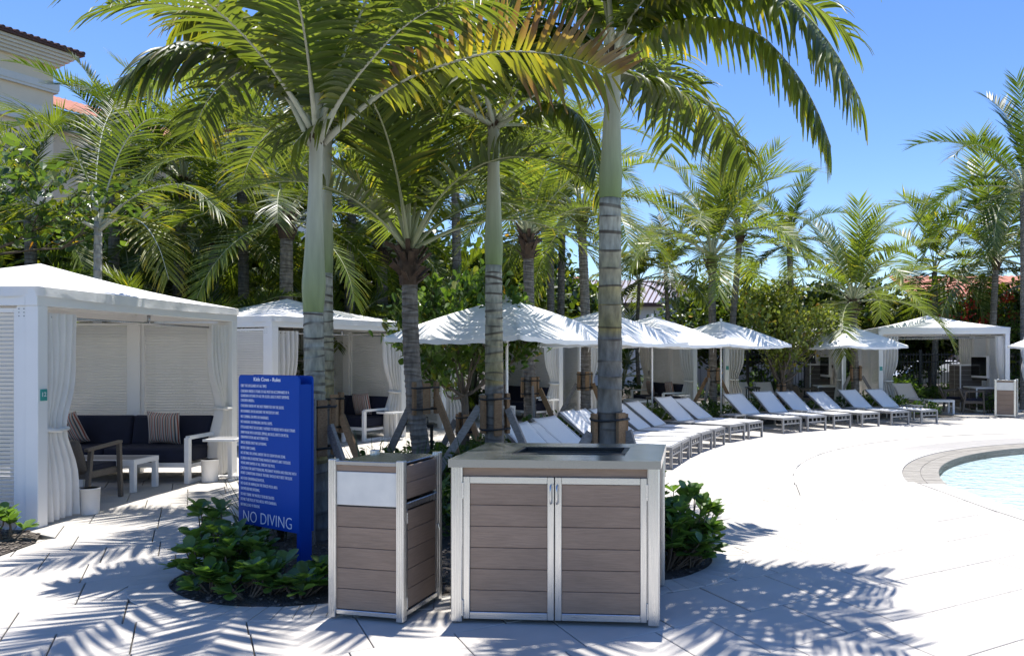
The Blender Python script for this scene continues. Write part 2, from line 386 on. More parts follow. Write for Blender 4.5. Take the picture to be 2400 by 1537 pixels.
for iv in range(-60, 30):                 # courses run along U, each PL deep; the cross joints fall at random
    ou = -30 + rng.uniform(0, .6)
    while ou < 30:
        wl_ = rng.choice((.405, .605, .605, .805)); ou += wl_; PW = wl_; ov = iv * PL
        cx = U[0] * (ou - wl_ / 2) + V[0] * ov; cy = U[1] * (ou - wl_ / 2) + V[1] * ov + 5
        if cy < 1.5 or cy > 29 or cx < -16 or cx > 19: continue
        if (Vector((cx, cy)) - C.to_2d()).length > 19.9: continue
        if cy > 4 and not (-1.05 * cy - 2 < cx < .62 * cy + 2): continue
        hu, hv = (PW - JT) / 2, (PL - JT) / 2
        poly = [(cx + U[0] * a * hu + V[0] * b * hv, cy + U[1] * a * hu + V[1] * b * hv) for a, b in ((-1, -1), (-1, 1), (1, 1), (1, -1))]
        ok = True; cut = False
        for h in holes:
            d, q, ab = nearest_edge((cx, cy), h)
            if inside((cx, cy), h):
                if d > .51: ok = False; break
            if d < .51:
                nrm = Vector((ab.y, -ab.x)).normalized()
                if inside((q.x + nrm.x * .02, q.y + nrm.y * .02), h): nrm = -nrm
                p2 = clip_half(poly, (q.x + nrm.x * .004, q.y + nrm.y * .004), nrm)
                rm_ = clip_half(poly, (q.x - nrm.x * .004, q.y - nrm.y * .004), -nrm)      # beyond a corner of the opening a second piece is left over
                if len(rm_) >= 3:
                    c2 = (sum(v_[0] for v_ in rm_) / len(rm_), sum(v_[1] for v_ in rm_) / len(rm_)); d2, q2, ab2 = nearest_edge(c2, h)
                    if abs(ab2.normalized().dot(ab.normalized())) < .93:
                        n2 = Vector((ab2.y, -ab2.x)).normalized()
                        if inside((q2.x + n2.x * .02, q2.y + n2.y * .02), h): n2 = -n2
                        ex = clip_half(rm_, (q2.x + n2.x * .004, q2.y + n2.y * .004), n2)
                        if len(ex) >= 3: near.append((60, ex, True, (cx, cy), wl_))
                if len(p2) < 3: ok = False; break
                cut = cut or len(p2) != 4 or any((Vector(a) - Vector(b)).length > 1e-6 for a, b in zip(p2, poly))
                poly = p2
        if not ok: continue
        dist = math.hypot(cx, cy)
        vis = 4.25 < cy + .3 and abs((cx - (-.167 * cy)) / cy) < .69
        near.append((dist if vis else dist + 50, poly, cut, (cx, cy), wl_))
near.sort(key=lambda t: t[0])
for k, (d, poly, cut, c, wl_) in enumerate(near):
    dz = rng.uniform(-.0012, .0012)
    if k < 300:
        if not cut:
            key = wl_
            if key not in plain_mesh:
                v, f, cc = pv([(p[0] - c[0], p[1] - c[1]) for p in poly], -.05, 0)
                mb = MB(); mb.v = v; mb.f = f; mb.m = [0] * len(f); plain_mesh[key] = mb.mesh('paver', M_paver)
            obj('paver', plain_mesh[key], deck, loc=(c[0], c[1], dz + .044))
        else:
            v, f, cc = pv(poly, -.05, 0); mb = MB(); mb.v = v; mb.f = f; mb.m = [0] * len(f)
            mb.build('paver', M_paver, deck, loc=(cc[0], cc[1], dz + .044))
    else:
        v, f, cc = pv(poly, -.05, 0); b = len(far.v)
        far.v += [(x + cc[0], y + cc[1], z + dz) for x, y, z in v]; far.f += [tuple(i + b for i in q) for q in f]; far.m += [0] * len(f)
stuff(far.build('paver_field', M_paver, deck, loc=(0, 0, .044)))

# pool: basin floor, water, tan band of tiles, ribbed beach entry, straight coping
pool = obj('pool_water', fill2d([pool_outline]), loc=(0, 0, -.0155)); struct(pool)
m, n, p, out = nodes('pool_water'); M_water = m
n.nodes.remove(p); tb = n.nodes.new('ShaderNodeBsdfTransparent'); tb.inputs[0].default_value = (.90, .965, .98, 1); gb = n.nodes.new('ShaderNodeBsdfGlossy'); gb.inputs['Roughness'].default_value = .05
fz_ = n.nodes.new('ShaderNodeFresnel'); fz_.inputs[0].default_value = 1.33; ms = n.nodes.new('ShaderNodeMixShader')
n.links.new(fz_.outputs[0], ms.inputs[0]); n.links.new(tb.outputs[0], ms.inputs[1]); n.links.new(gb.outputs[0], ms.inputs[2]); n.links.new(ms.outputs[0], out.inputs[0])
tc = n.nodes.new('ShaderNodeTexCoord'); nz = n.nodes.new('ShaderNodeTexNoise'); nz.inputs['Scale'].default_value = 5; nz.inputs['Detail'].default_value = 4; nz.inputs['Distortion'].default_value = .8
bp = n.nodes.new('ShaderNodeBump'); bp.inputs['Strength'].default_value = .6; bp.inputs['Distance'].default_value = .05
n.links.new(tc.outputs['Object'], nz.inputs['Vector']); n.links.new(nz.outputs[0], bp.inputs['Height']); n.links.new(bp.outputs[0], gb.inputs['Normal']); n.links.new(bp.outputs[0], fz_.inputs['Normal'])
pool.data.materials.append(M_water)
pf = obj('pool_floor', fill2d([offset(pool_outline, .03)]), loc=(0, 0, -.13)); pf.data.materials.append(M_poolfloor); struct(pf)
def sector(r0, r1, a0, a1, n, z0, z1, c=PC):
    mb = MB(); 
    for i in range(n):
        b0 = a0 + (a1 - a0) * i / n; b1 = a0 + (a1 - a0) * (i + 1) / n
        q = [arc(c, r, a, a, 2)[0] for r, a in ((r0, b0), (r1, b0), (r1, b1), (r0, b1))]
        mb.prism(q, z0, z1)
    return mb
A1 = 180 - math.degrees(math.asin((PIT_Y - PC.y) / 5.75))
AR = lambda r: 180 - math.degrees(math.asin((PIT_Y + .022 - PC.y) / r))
A7 = 180 - math.degrees(math.asin((PIT_Y - PC.y) / 6.8))
band = MB().prism(arc(PC, 5.5, 52, A1, 50) + arc(PC, 6.0, A1, 52, 50), -.3, -.018).build('tile_band', M_joint); struct(band)
nb = 150
for i in range(nb):
    a0 = 60 + (A1 - 60) * i / nb; a1 = 60 + (A1 - 60) * (i + 1) / nb
    for (r0, r1) in ((5.505, 5.745), (5.755, 5.995)):
        if i < nb - 140 and r0 < 5.6: pass
        q = arc(PC, r0, a0 + .02, a1 - .02, 2) + arc(PC, r1, a1 - .02, a0 + .02, 2)
        MB().prism(q, -.05, rng.uniform(-.012, -.009)).build('tile', M_tan, band)
mb = MB()
beach = MB().prism(arc(PC, 6.003, 52, AR(6.003), 60) + arc(PC, 7.5035, AR(7.5035), 52, 60), -.3, -.002).build('beach_entry', M_rib); struct(beach)
ribs = MB()
for k in range(11):
    r = 6.06 + k * .062
    q = arc(PC, r, 75, AR(r) - .3, 60) + arc(PC, r + .034, AR(r + .034) - .3, 75, 60)
    ribs.prism(q, -.01, .004)
stuff(ribs.build('rib', M_rib, beach))
cp = MB()
cop = obj('pool_edge', cp.prism([(PIT_X - .30, PIT_Y), (PIT_X - .14, 8.45), (PIT_X + .2, 6.4), (PIT_X + 1.1, 3.8), (PIT_X + 2.8, 1.2), (PIT_X + 3, 1.5), (PIT_X + 1.4, 4.0), (PIT_X + .5, 6.5), (PIT_X + .16, 8.45), (PIT_X, PIT_Y)], -.3, .012).mesh('pool_edge', M_coping)); struct(cop)
MB().prism([(2.35, PIT_Y - .06), (PIT_X - .28, PIT_Y - .06), (PIT_X - .28, PIT_Y + .02), (2.35, PIT_Y + .02)], -.2, .006).build('edge_strip', M_coping, cop)

# planting beds: soil sheets with a soldier course of coping stones round the tip
def soil_sheet(name, outline, z, kerb=None):
    me = fill2d([outline]); me.materials.append(M_soil)
    o = obj(name, me, loc=(0, 0, z)); struct(o); return o
bed = soil_sheet('planting_bed', offset(bed_outline, .02), -.004)
ring_in = bed_outline; 
pts = [Vector((*p, 0)) for p in bed_outline]
i0 = len(pts) - 1                       # from (-3.6,6.9) round the tip to (-1,8.8)
path = [pts[-1]] + pts[:15]
dense = []
for a, b in zip(path[:-1], path[1:]):
    for k in range(40): dense.append(a.lerp(b, k / 40))
sp = smooth_path(path, 600); acc = 0; stones = [sp[0]]
for a, b in zip(sp[:-1], sp[1:]):
    acc += (b - a).length
    if acc >= .098: stones.append(b.copy()); acc = 0
kerb = struct(obj('kerb_course', fill2d([bed_ring, bed_outline]), loc=(0, 0, -.02))); kerb.data.materials.append(M_joint)
snrm = []
for k_ in range(len(stones)):
    t = (stones[min(k_ + 1, len(stones) - 1)] - stones[max(k_ - 1, 0)]).normalized(); nrm = Vector((t.y, -t.x, 0))
    snrm.append(-nrm if inside(((stones[k_] + nrm * .05).x, (stones[k_] + nrm * .05).y), bed_outline) else nrm)
for k_, (a, b) in enumerate(zip(stones[:-1], stones[1:])):
    t = (b - a).normalized(); w_ = rng.uniform(-.004, .004)
    na, nb_ = snrm[k_], snrm[k_ + 1]; oa, ob2 = a + na * (COPW + w_), b + nb_ * (COPW + w_); to = (ob2 - oa).normalized()
    q = [a + t * .0015, b - t * .0015, ob2 - to * .0015, oa + to * .0015]
    cen = sum(q, Vector()) / 4
    poly = [(p_.x, p_.y) for p_ in q]
    ar = sum(poly[i][0] * poly[(i + 1) % 4][1] - poly[(i + 1) % 4][0] * poly[i][1] for i in range(4))
    if ar < 0: poly = poly[::-1]
    v, f, cc = pv(poly, -.05, 0, .004); m_ = MB(); m_.v = v; m_.f = f; m_.m = [0] * len(f)
    m_.build('coping_stone', M_coping, kerb, loc=(cc[0], cc[1], .032 + rng.uniform(-.001, .001)))
soil_sheet('side_planting_bed', side_bed, .014)
ob_ = soil_sheet('garden_soil', [(C.x + 19.7 * math.cos(R(a)), C.y + 19.7 * math.sin(R(a))) for a in range(40, 206, 3)] + [(C.x + 75 * math.cos(R(a)), C.y + 75 * math.sin(R(a))) for a in range(205, 39, -3)], .016)
ch = MB()
for k in range(2600):                  # bark chips on the near soil
    while True:
        x = rng.uniform(-3.5, .6); y = rng.uniform(5.15, 9.2)
        if inside((x, y), bed_outline): break
    s_ = rng.uniform(.006, .02)
    ch.box((x, y, .004), (s_ * 1.8, s_, s_ * .5), Matrix.Rotation(rng.uniform(0, 6.3), 3, 'Z') @ Matrix.Rotation(rng.uniform(-.5, .5), 3, 'X'))
for k in range(900):
    while True:
        x = rng.uniform(-6.6, -5.4); y = rng.uniform(6.0, 7.4)
        if inside((x, y), side_bed): break
    s_ = rng.uniform(.006, .02)
    ch.box((x, y, .022), (s_ * 1.8, s_, s_ * .5), Matrix.Rotation(rng.uniform(0, 6.3), 3, 'Z') @ Matrix.Rotation(rng.uniform(-.5, .5), 3, 'X'))
stuff(tag(ch.build('bark_chips', mat('bark_chip', (.10, .075, .055), .9, c2=(.22, .19, .16), scale=9)), 'loose bark chips scattered over the planting bed soil', 'mulch'))

# ------------------------------------------------------------------ waste bin and cabinet
def post(parent, x, y, h, w_=.05, d_=.05):
    mb = MB().box((x, y, .012 + (h - .012) / 2), (w_, d_, h - .012), None, 0, .004)
    for k in (-1, 0, 1):                                   # fluted faces
        mb.box((x + k * w_ * .26, y - d_ / 2 - .001, .02 + h / 2), (w_ * .12, .004, h - .05))
        mb.box((x + w_ / 2 + .001, y + k * d_ * .26, .02 + h / 2), (.004, d_ * .12, h - .05))
        mb.box((x - w_ / 2 - .001, y + k * d_ * .26, .02 + h / 2), (.004, d_ * .12, h - .05))
    o = mb.build('corner_post', M_alu, parent)
    return o
def planks(parent, x0, x1, y, z0, z1, n, m=M_board, axis='x', t=.018):
    hgt = (z1 - z0) / n
    for k in range(n):
        zc = z0 + hgt * (k + .5)
        if axis == 'x': B1('plank', ((x0 + x1) / 2, y, zc), (x1 - x0, t, hgt - .003), m, parent, .002)
        else: B1('plank', (y, (x0 + x1) / 2, zc), (t, x1 - x0, hgt - .003), m, parent, .002)
def hinge(parent, x, y, z, h=.07, axis='x'):
    mb = MB().tube([(x, y, z - h / 2), (x, y, z + h / 2)], .006, 8)
    for k in range(4): mb.tube([(x, y, z - h / 2 + h * (k + .15) / 4), (x, y, z - h / 2 + h * (k + .85) / 4)], .0075, 8)
    mb.build('hinge', M_alu, parent)
def make_bin(label, loc, rz, W=.53, D=.525, H=1.025):
    t = thing('waste_bin', label, 'bin', loc, rz, None)
    for x in (.025, W - .025):
        for y in (.025, D - .025): post(t, x, y, H)
    planks(t, .05, W - .05, .026, .065, .725, 5)
    B1('top_board', (W / 2, .026, .972), (W - .10, .018, .042), M_board, t, .002)
    fl = B1('flap', (W / 2, .020, .840), (W - .108, .012, .215), M_zinc, t, .003)
    B1('dark_gap', (W / 2, .034, .840), (W - .10, .01, .245), M_black, t)
    B1('bottom_rail', (W / 2, .024, .047), (W - .10, .026, .03), M_alu_h, t, .003)
    lid = MB().box((W / 2, D / 2, .998), (W - .07, D - .012, .014), None, 0, .003).box((W / 2, .012, 1.003), (W - .10, .02, .026), None, 0, .003)
    lid.build('lid', M_steel, t)
    # right side: upper boards and a framed door
    planks(t, .05, D - .05, W - .03, .77, .985, 2, axis='y')
    dr = B1('side_door', (W - .034, D / 2, .40), (.012, D - .108, .70), M_black, t)
    planks(dr, .075, D - .075, W - .022, .075, .70, 5, axis='y')
    for z, h in ((.732, .04), (.052, .03)): B1('door_rail', (W - .019, D / 2, z), (.024, D - .106, h), M_alu, dr, .003)
    for y in (.064, D - .064): B1('door_stile', (W - .019, y, .392), (.024, .02, .64), M_alu, dr, .003)
    hinge(dr, W - .003, .055, .66); hinge(dr, W - .003, .055, .12)
    MB().box((W - .002, D - .062, .52), (.012, .02, .03), None, 0, .002).tube([(W + .004, D - .062, .535), (W + .012, D - .062, .50)], .006, 8).build('latch', M_alu, dr)
    planks(t, .05, D - .05, .026, .065, .985, 7, axis='y')
    planks(t, .05, W - .05, D - .026, .065, .985, 7)
    return t
make_bin('brown slatted waste bin with silver flap, between the blue rules sign and a wider cabinet', (-2.005, 4.935, .008), math.atan2(-.116, .516))
make_bin('brown slatted waste bin with silver flap standing by a small bush beside the end cabana', (*G(2331, 977).to_2d(), .008), R(-32))
W, D, H = 1.316, .90, 1.03
cab = thing('towel_cabinet', 'wide brown slatted cabinet with double doors and steel top with black slot', 'cabinet', (-1.194, 4.849, .008), math.atan2(-.09, 1.313))
for x in (.035, W - .035):
    for y in (.03, D - .03): post(cab, x, y, H - .04, .07, .06)
B1('header_board', (W / 2, .03, .958), (W - .14, .018, .062), M_board, cab, .002)
B1('dark_gap', (W / 2, .045, .50), (W - .14, .008, .95), M_black, cab)
for s_, (x0, x1) in ((0, (.075, W / 2 - .002)), (1, (W / 2 + .002, W - .075))):
    dr = B1('door', ((x0 + x1) / 2, .034, .483), (x1 - x0 - .01, .01, .88), M_black, cab)
    for z in (.052, .905): B1('door_rail', ((x0 + x1) / 2, .022, z), (x1 - x0 - .088, .03, .044), M_alu_h, dr, .003)
    for x in (x0 + .022, x1 - .022): B1('door_stile', (x, .022, .4785), (.042, .030, .897), M_alu, dr, .003)
    planks(dr, x0 + .044, x1 - .044, .024, .076, .882, 6)
    hx = x1 - .018 if s_ == 0 else x0 + .018
    MB().tube([(hx, .008, .76), (hx, -.018, .766), (hx, -.02, .80), (hx, -.02, .84), (hx, -.018, .874), (hx, .008, .88)], .0055, 10).build('handle', M_alu, dr, True)
    hx = x0 if s_ == 0 else x1
    hinge(dr, hx, .004, .84, .1); hinge(dr, hx, .004, .10, .1)
planks(cab, .06, D - .06, W - .03, .05, .985, 7, axis='y'); planks(cab, .06, D - .06, .03, .05, .985, 7, axis='y')
planks(cab, .07, W - .07, D - .03, .05, .985, 7)
# steel top with an opening: four strips and a black tray
hx0, hx1, hy0, hy1 = .34, 1.06, .30, .62
tp = MB(); z = H - .018; tk = .05
for (a, b, c, d) in ((-.012, W + .012, -.018, hy0), (-.012, W + .012, hy1, D + .012), (-.012, hx0, hy0, hy1), (hx1, W + .012, hy0, hy1)):
    tp.box(((a + b) / 2, (c + d) / 2, z), (b - a, d - c, tk))
top = tp.build('steel_top', M_steel, cab)
tr = MB()
for (a, b, c, d) in ((hx0 - .02, hx1 + .02, hy0 - .02, hy0 + .012), (hx0 - .02, hx1 + .02, hy1 - .012, hy1 + .02), (hx0 - .02, hx0 + .012, hy0 + .012, hy1 - .012), (hx1 - .012, hx1 + .02, hy0 + .012, hy1 - .012)):
    tr.box(((a + b) / 2, (c + d) / 2, z + .02), (b - a, d - c, .022), None, 0, .003)
tr.box(((hx0 + hx1) / 2, (hy0 + hy1) / 2, z - .12), (hx1 - hx0, hy1 - hy0, .01))
tr.build('slot_rim', M_black, top)

# ------------------------------------------------------------------ rules sign
sg = thing('rules_sign', 'tall blue sign with white pool rules and the words NO DIVING', 'sign', (-3.36, 6.43, 0), math.atan2(-.41, .69))
SW, Z0, Z1 = .80, .30, 1.535
def rounded(w_, z0, z1, r, y0, y1):
    poly = []
    for (cx, cz, a) in ((w_ - r, z1 - r, 0), (r, z1 - r, 90)):
        for k in range(7): an = R(a + 15 * k); poly.append((cx + r * math.cos(an), cz + r * math.sin(an)))
    poly += [(0, z0), (w_, z0)]
    mb = MB(); b = 0; n_ = len(poly)
    mb.v = [(p_[0], y0, p_[1]) for p_ in poly] + [(p_[0], y1, p_[1]) for p_ in poly]
    mb.f = [tuple(range(n_))[::1], tuple(range(n_, 2 * n_))[::-1]] + [(i, i + n_, (i + 1) % n_ + n_, (i + 1) % n_) for i in range(n_)]
    mb.m = [0] * len(mb.f); return mb
fp = rounded(SW, Z0, Z1, .035, 0, .012).build('front_panel', M_bluesign, sg)
rounded(SW, Z0, Z1, .035, .118, .13).build('back_panel', M_bluesign, sg)
for x in (.012, SW - .012 - .03): B1('leg', (x + .015, .065, .735), (.045, .104, 1.47), M_bluesign, sg, .002)
B1('brace_plate', (SW / 2, .065, Z0 + .02), (SW - .14, .10, .02), M_bluesign, sg)
def text_mesh(body, size, width=None, x=0.0, z=0.0, center=False, y=-.0012, weight=0.0):
    cu = bpy.data.curves.new('lettering', 'FONT'); cu.body = body; cu.size = size; cu.extrude = .0008; cu.offset = weight; cu.resolution_u = 3
    t = bpy.data.objects.new('lettering', cu); col.objects.link(t); bpy.context.view_layer.update()
    me = bpy.data.meshes.new_from_object(t.evaluated_get(bpy.context.evaluated_depsgraph_get()))
    bpy.data.objects.remove(t); bpy.data.curves.remove(cu)
    n_ = len(me.vertices); a = np.zeros(n_ * 3, np.float32); me.vertices.foreach_get('co', a); a = a.reshape(-1, 3)
    x0, x1 = a[:, 0].min(), a[:, 0].max(); sx = (width / (x1 - x0)) if width else 1.0
    if center: x = x - (x1 - x0) * sx / 2
    v = [(x + (q[0] - x0) * sx, y - q[2], z + q[1]) for q in a]; f = [tuple(pp.vertices) for pp in me.polygons]
    bpy.data.meshes.remove(me); return v, f
def letters(name, items, m, parent):
    mb = MB()
    for v, f in items:
        b = len(mb.v); mb.v += v; mb.f += [tuple(i + b for i in q) for q in f]; mb.m += [0] * len(f)
    return mb.build(name, m, parent)
fz = lambda y: Z1 - (y - 50) / 1380 * (Z1 - Z0)
letters('title_lettering', [text_mesh('Kids Cove - Rules', .044, .355, SW * .485, fz(103), True, weight=.0006)], M_lettering, fp)
rules = [('OBEY THE LIFEGUARDS AT ALL TIMES', 145, 370), ('CHILDREN UNDER 15 YEARS OF AGE MUST BE ACCOMPANIED BY A', 195, 595), ('GUARDIAN 18 YEARS OF AGE OR OLDER. ADULTS MUST SUPERVISE', 238, 595), ('CHILDREN UNDER 6.', 281, 247),
 ("CHILDREN UNDER 40\" ARE NOT PERMITTED ON THE SLIDES.", 331, 545), ('NO RUNNING ON OR AROUND THE WATER PLAY UNIT.', 381, 497), ('NO CLIMBING ON PIPES OR HANDRAILS.', 431, 393), ('NO HANGING OR SWINGING ON PULL ROPES.', 480, 430),
 ('EYEGLASSES MUST BE SECURELY AFFIXED TO RIDERS WITH HEAD STRAPS', 529, 652), ('SWIM WEAR WITH EXPOSED ZIPPERS, BUCKLES, RIVETS OR METAL', 577, 590), ('ORNAMENTATION ARE NOT PERMITTED.', 621, 390), ('SINGLE RIDERS ONLY! NO LAP RIDING.', 671, 373),
 ('NEVER FORM CHAINS.', 721, 258), ('NO SITTING OR LAYING UNDER THE ICE CREAM SPLASH ZONE.', 768, 560), ('FLORIDA HEALTH RESTRICTIONS MANDATE INFANTS AND TODDLERS', 816, 608), ('WEAR SWIM DIAPERS AT ALL TIMES IN THE POOL.', 861, 458),
 ('CAUTION: FOR SAFETY REASONS, PREGNANT WOMEN AND PERSONS WITH', 908, 663), ('HEART CONDITIONS OR BACK TROUBLE SHOULD NOT RIDE THIS SLIDE', 953, 624), ('NO FOOD OR BEVERAGES IN POOL.', 1003, 350), ('NO GLASS OR ANIMALS IN THE FENCED POOL AREA.', 1050, 483),
 ('SHOWER BEFORE ENTERING.', 1098, 302), ('DO NOT DRINK THE WATER, IT IS RECIRCULATED.', 1150, 450), ('DO NOT USE POOL IF YOU ARE ILL WITH DIARRHEA.', 1197, 473), ('BATHING LOAD: 91 PERSONS.', 1247, 303)]
letters('rules_lettering', [text_mesh(s_, .034, (e - 105) / 610 * SW, .033, fz(y + 16), weight=-.0003) for s_, y, e in rules], M_lettering, fp)
letters('warning_lettering', [text_mesh('NO DIVING', .135, .64, .068, Z0 + .022, weight=-.0022)], M_lettering, fp)
# ------------------------------------------------------------------ cabanas
def wavy_sheet(name, m, parent, top, bot, n=44, rows=18, amp=.028, waves=7, seed=0, tie=None):
    """curtain: top=(x0,x1), bot=(x0,x1) along local x; hangs at y, from z1 to z0; tie=(z, x0, x1)"""
    rr = random.Random(seed); (x0, x1, y, z1) = top; (b0, b1, z0) = bot; mb = MB()
    ph = [rr.uniform(0, 6.3) for _ in range(4)]
    for j in range(rows + 1):
        t = j / rows; z = z1 + (z0 - z1) * t
        a, b = x0 + (b0 - x0) * t, x1 + (b1 - x1) * t
        if tie:
            tz = (z1 - tie[0]) / (z1 - z0); k = math.exp(-((t - tz) / .16) ** 2)
            a = a + (tie[1] - a) * k; b = b + (tie[2] - b) * k
        for i in range(n + 1):
            s_ = i / n
            am = amp * (1 + .5 * math.sin(3 * s_ + ph[0])) * (.8 + .5 * t)
            yy = y + am * math.sin(waves * 2 * math.pi * s_ + ph[1] + .5 * math.sin(4 * t + ph[2])) + .012 * math.sin(9 * t + 5 * s_ + ph[3])
            mb.v.append((a + (b - a) * s_, yy, z))
    for j in range(rows):
        for i in range(n):
            k = j * (n + 1) + i; mb.f.append((k, k + 1, k + n + 2, k + n + 1)); mb.m.append(0)
    o = mb.build(name, m, parent, True)
    if tie: MB().tube([(tie[1] - .01, y - .05, tie[0]), ((tie[1] + tie[2]) / 2, y - .062, tie[0] - .02), (tie[2] + .01, y - .05, tie[0] - .01), (tie[2] + .01, y + .05, tie[0]), ((tie[1] + tie[2]) / 2, y + .06, tie[0] - .01), (tie[1] - .01, y + .05, tie[0]), (tie[1] - .01, y - .05, tie[0])], .024, 6).build('tie_band', m, o, True)
    return o
def louvre_panel(parent, x, y0, y1, z0, z1, single, pitch=.04, facing=1):
    pn = MB()
    fr = .045
    for y in (y0 + fr / 2, y1 - fr / 2): pn.box((x, y, (z0 + z1) / 2), (.05, fr, z1 - z0), None, 0, .003)
    for z in (z0 + fr / 2, z1 - fr / 2): pn.box((x, (y0 + y1) / 2, z), (.05, y1 - y0 - 2 * fr, fr), None, 0, .003)
    p_ = pn.build('louvre_panel', M_white, parent)
    n_ = int((z1 - z0 - 2 * fr) / pitch)
    if single:
        key = ('slat', round(y1 - y0, 3))
        if key not in MATS:
            MATS[key] = MB().box((0, 0, 0), (.046, y1 - y0 - 2 * fr - .002, .006), Matrix.Rotation(R(50), 3, 'Y')).mesh('slat', M_louvre)
        for k in range(n_): obj('slat', MATS[key], p_, loc=(x, (y0 + y1) / 2, z0 + fr + pitch * (k + .5)))
    else:
        sl_ = MB()
        for k in range(n_): sl_.box((x, (y0 + y1) / 2, z0 + fr + pitch * (k + .5)), (.046, y1 - y0 - 2 * fr - .002, .006), Matrix.Rotation(R(50), 3, 'Y'))
        stuff(sl_.build('slat', M_louvre, p_))
    return p_
def make_cabana(label, a, b, D=3.15, H=2.375, number=None, plate=True, single=False, seed=0, apex=.44, rc=.47):
    a = Vector((*a, 0)); b = Vector((*b, 0)); L_ = (b - a).length; rz = math.atan2(b.y - a.y, b.x - a.x)
    t = thing('cabana', label, 'cabana', (a.x, a.y, .008), rz, None)
    pw = .125; bz = H - .20
    for x in (pw / 2, L_ - pw / 2):
        for y in (pw / 2, D - pw / 2): B1('post', (x, y, bz / 2), (pw, pw, bz), M_white, t, .004)
    # side panels: a filler post with screws, two louvre panels, a middle post
    ym = D / 2
    for x, fac in ((pw / 2, -1), (L_ - pw / 2, 1)):
        B1('middle_post', (x, ym, bz / 2), (.10, .16, bz), M_white, t, .003)
        for y in (pw + .05, D - pw - .05): B1('filler_panel', (x, y, bz / 2), (.09, .098, bz), M_white, t, .003)
        louvre_panel(t, x, pw + .10, ym - .08, .10, bz - .02, single)
        louvre_panel(t, x, ym + .08, D - pw - .10, .10, bz - .02, single)
        sc_ = MB()
        for k in range(3):
            for dy in (.025, .075):
                sc_.tube([(x + fac * .044, pw + dy, bz - .03 - .035 * k), (x + fac * .049, pw + dy, bz - .03 - .035 * k)], .006, 8)
        stuff(sc_.build('screw', M_grey_frame, t))
    B1('front_beam', (L_ / 2, .06, bz + .085), (L_ + .02, .12, .17), M_white, t, .005)
    B1('back_beam', (L_ / 2, D - .06, bz + .085), (L_ + .02, .12, .17), M_white, t, .005)
    for x in (.055, L_ - .055): B1('side_beam', (x, D / 2, bz + .083), (.118, D - .245, .166), M_white, t, .005)
    B1('ridge_rafter', (L_ / 2, D / 2, bz + .10), (L_ - .24, .05, .05), M_white, t)
    # roof: tensioned pyramid of cloth with a hanging valance
    n_ = 16; mb = MB(); rr = random.Random(seed); o_ = .015
    for i in range(n_ + 1):
        for j in range(n_ + 1):
            u, v = i / n_, j / n_; e = 1 - max(abs(2 * u - 1), abs(2 * v - 1))
            z = H - .012 + apex * (e - .16 * math.sin(math.pi * e) * .6)
            mb.v.append((-o_ + (L_ + 2 * o_) * u, -o_ + (D + 2 * o_) * v, z))
    for i in range(n_):
        for j in range(n_):
            k = i * (n_ + 1) + j
            q = (k, k + n_ + 1, k + n_ + 2, k + 1)
            if (i < n_ / 2) == (j < n_ / 2): mb.f += [(q[0], q[1], q[2]), (q[0], q[2], q[3])]
            else: mb.f += [(q[0], q[1], q[3]), (q[1], q[2], q[3])]
    mb.m = [0] * len(mb.f); rf = mb.build('roof_canopy', M_canvas, t)
    va = MB(); per = []
    for (p0, p1) in (((-o_, -o_), (L_ + o_, -o_)), ((L_ + o_, -o_), (L_ + o_, D + o_)), ((L_ + o_, D + o_), (-o_, D + o_)), ((-o_, D + o_), (-o_, -o_))):
        for k in range(40): per.append((p0[0] + (p1[0] - p0[0]) * k / 40, p0[1] + (p1[1] - p0[1]) * k / 40, k / 40))
    m_ = len(per)
    for j in range(3):
        for i, (x, y, tt) in enumerate(per):
            w_ = .006 * j * (math.sin(i * .9) + rr.uniform(-.7, .7))
            cx, cy = x - L_ / 2, y - D / 2
            va.v.append((x + w_ * (1 if abs(cx) > L_ / 2 - .0 else 0) * (1 if cx > 0 else -1), y - (abs(w_) if abs(cy) > D / 2 else 0) * (1 if cy < 0 else -1), H - .012 - j * (.045 + .010 * math.sin(tt * math.pi)) - (.004 * rr.uniform(0, 1) if j == 2 else 0)))
    for j in range(2):
        for i in range(m_): va.f.append((j * m_ + i, j * m_ + (i + 1) % m_, (j + 1) * m_ + (i + 1) % m_, (j + 1) * m_ + i)); va.m.append(0)
    va.build('valance', M_canvas, rf, True)
    rod = MB().tube([(.10, .10, bz - .10), (L_ - .12, .10, bz - .10)], .013, 8).box((L_ * .5, .10, bz - .05), (.02, .03, .10)).tube([(L_ - .125, .10, bz - .10), (L_ - .09, .10, bz - .10)], .03, 10)
    rod.build('curtain_rod', M_steel, t, True)
    B1('rear_rod', (L_ / 2, D - .2, bz - .09), (L_ - .24, .02, .02), M_steel, t)
    wavy_sheet('curtain', M_curtain, t, (.13, .58, .07, bz - .06), (.12, .60, .02), seed=seed + 1, tie=(.95, .13, .40), waves=5, amp=.045)
    wavy_sheet('curtain', M_curtain, t, (L_ - .13 - rc, L_ - .13, .07, bz - .06), (L_ - .13 - rc * .85, L_ - .13, .02), seed=seed + 2, tie=(.95, L_ - .13 - rc * .55, L_ - .13), waves=5, amp=.045)
    wavy_sheet('curtain', M_curtain, t, (.14, .50, D - .2, bz - .06), (.16, .46, .02), seed=seed + 3, tie=(.98, .14, .36), waves=5, amp=.04)
    wavy_sheet('curtain', M_curtain, t, (L_ - .52, L_ - .14, D - .2, bz - .06), (L_ - .46, L_ - .14, .02), seed=seed + 4, tie=(.98, L_ - .34, L_ - .14), waves=6)
    MB().box((L_ - .16, D - pw - .05, 1.12), (.05, .10, .15), None, 0, .006).box((L_ - .19, D - pw - .05, 1.12), (.012, .08, .10), None, 0, .002).build('socket_box', M_grey_frame, t)
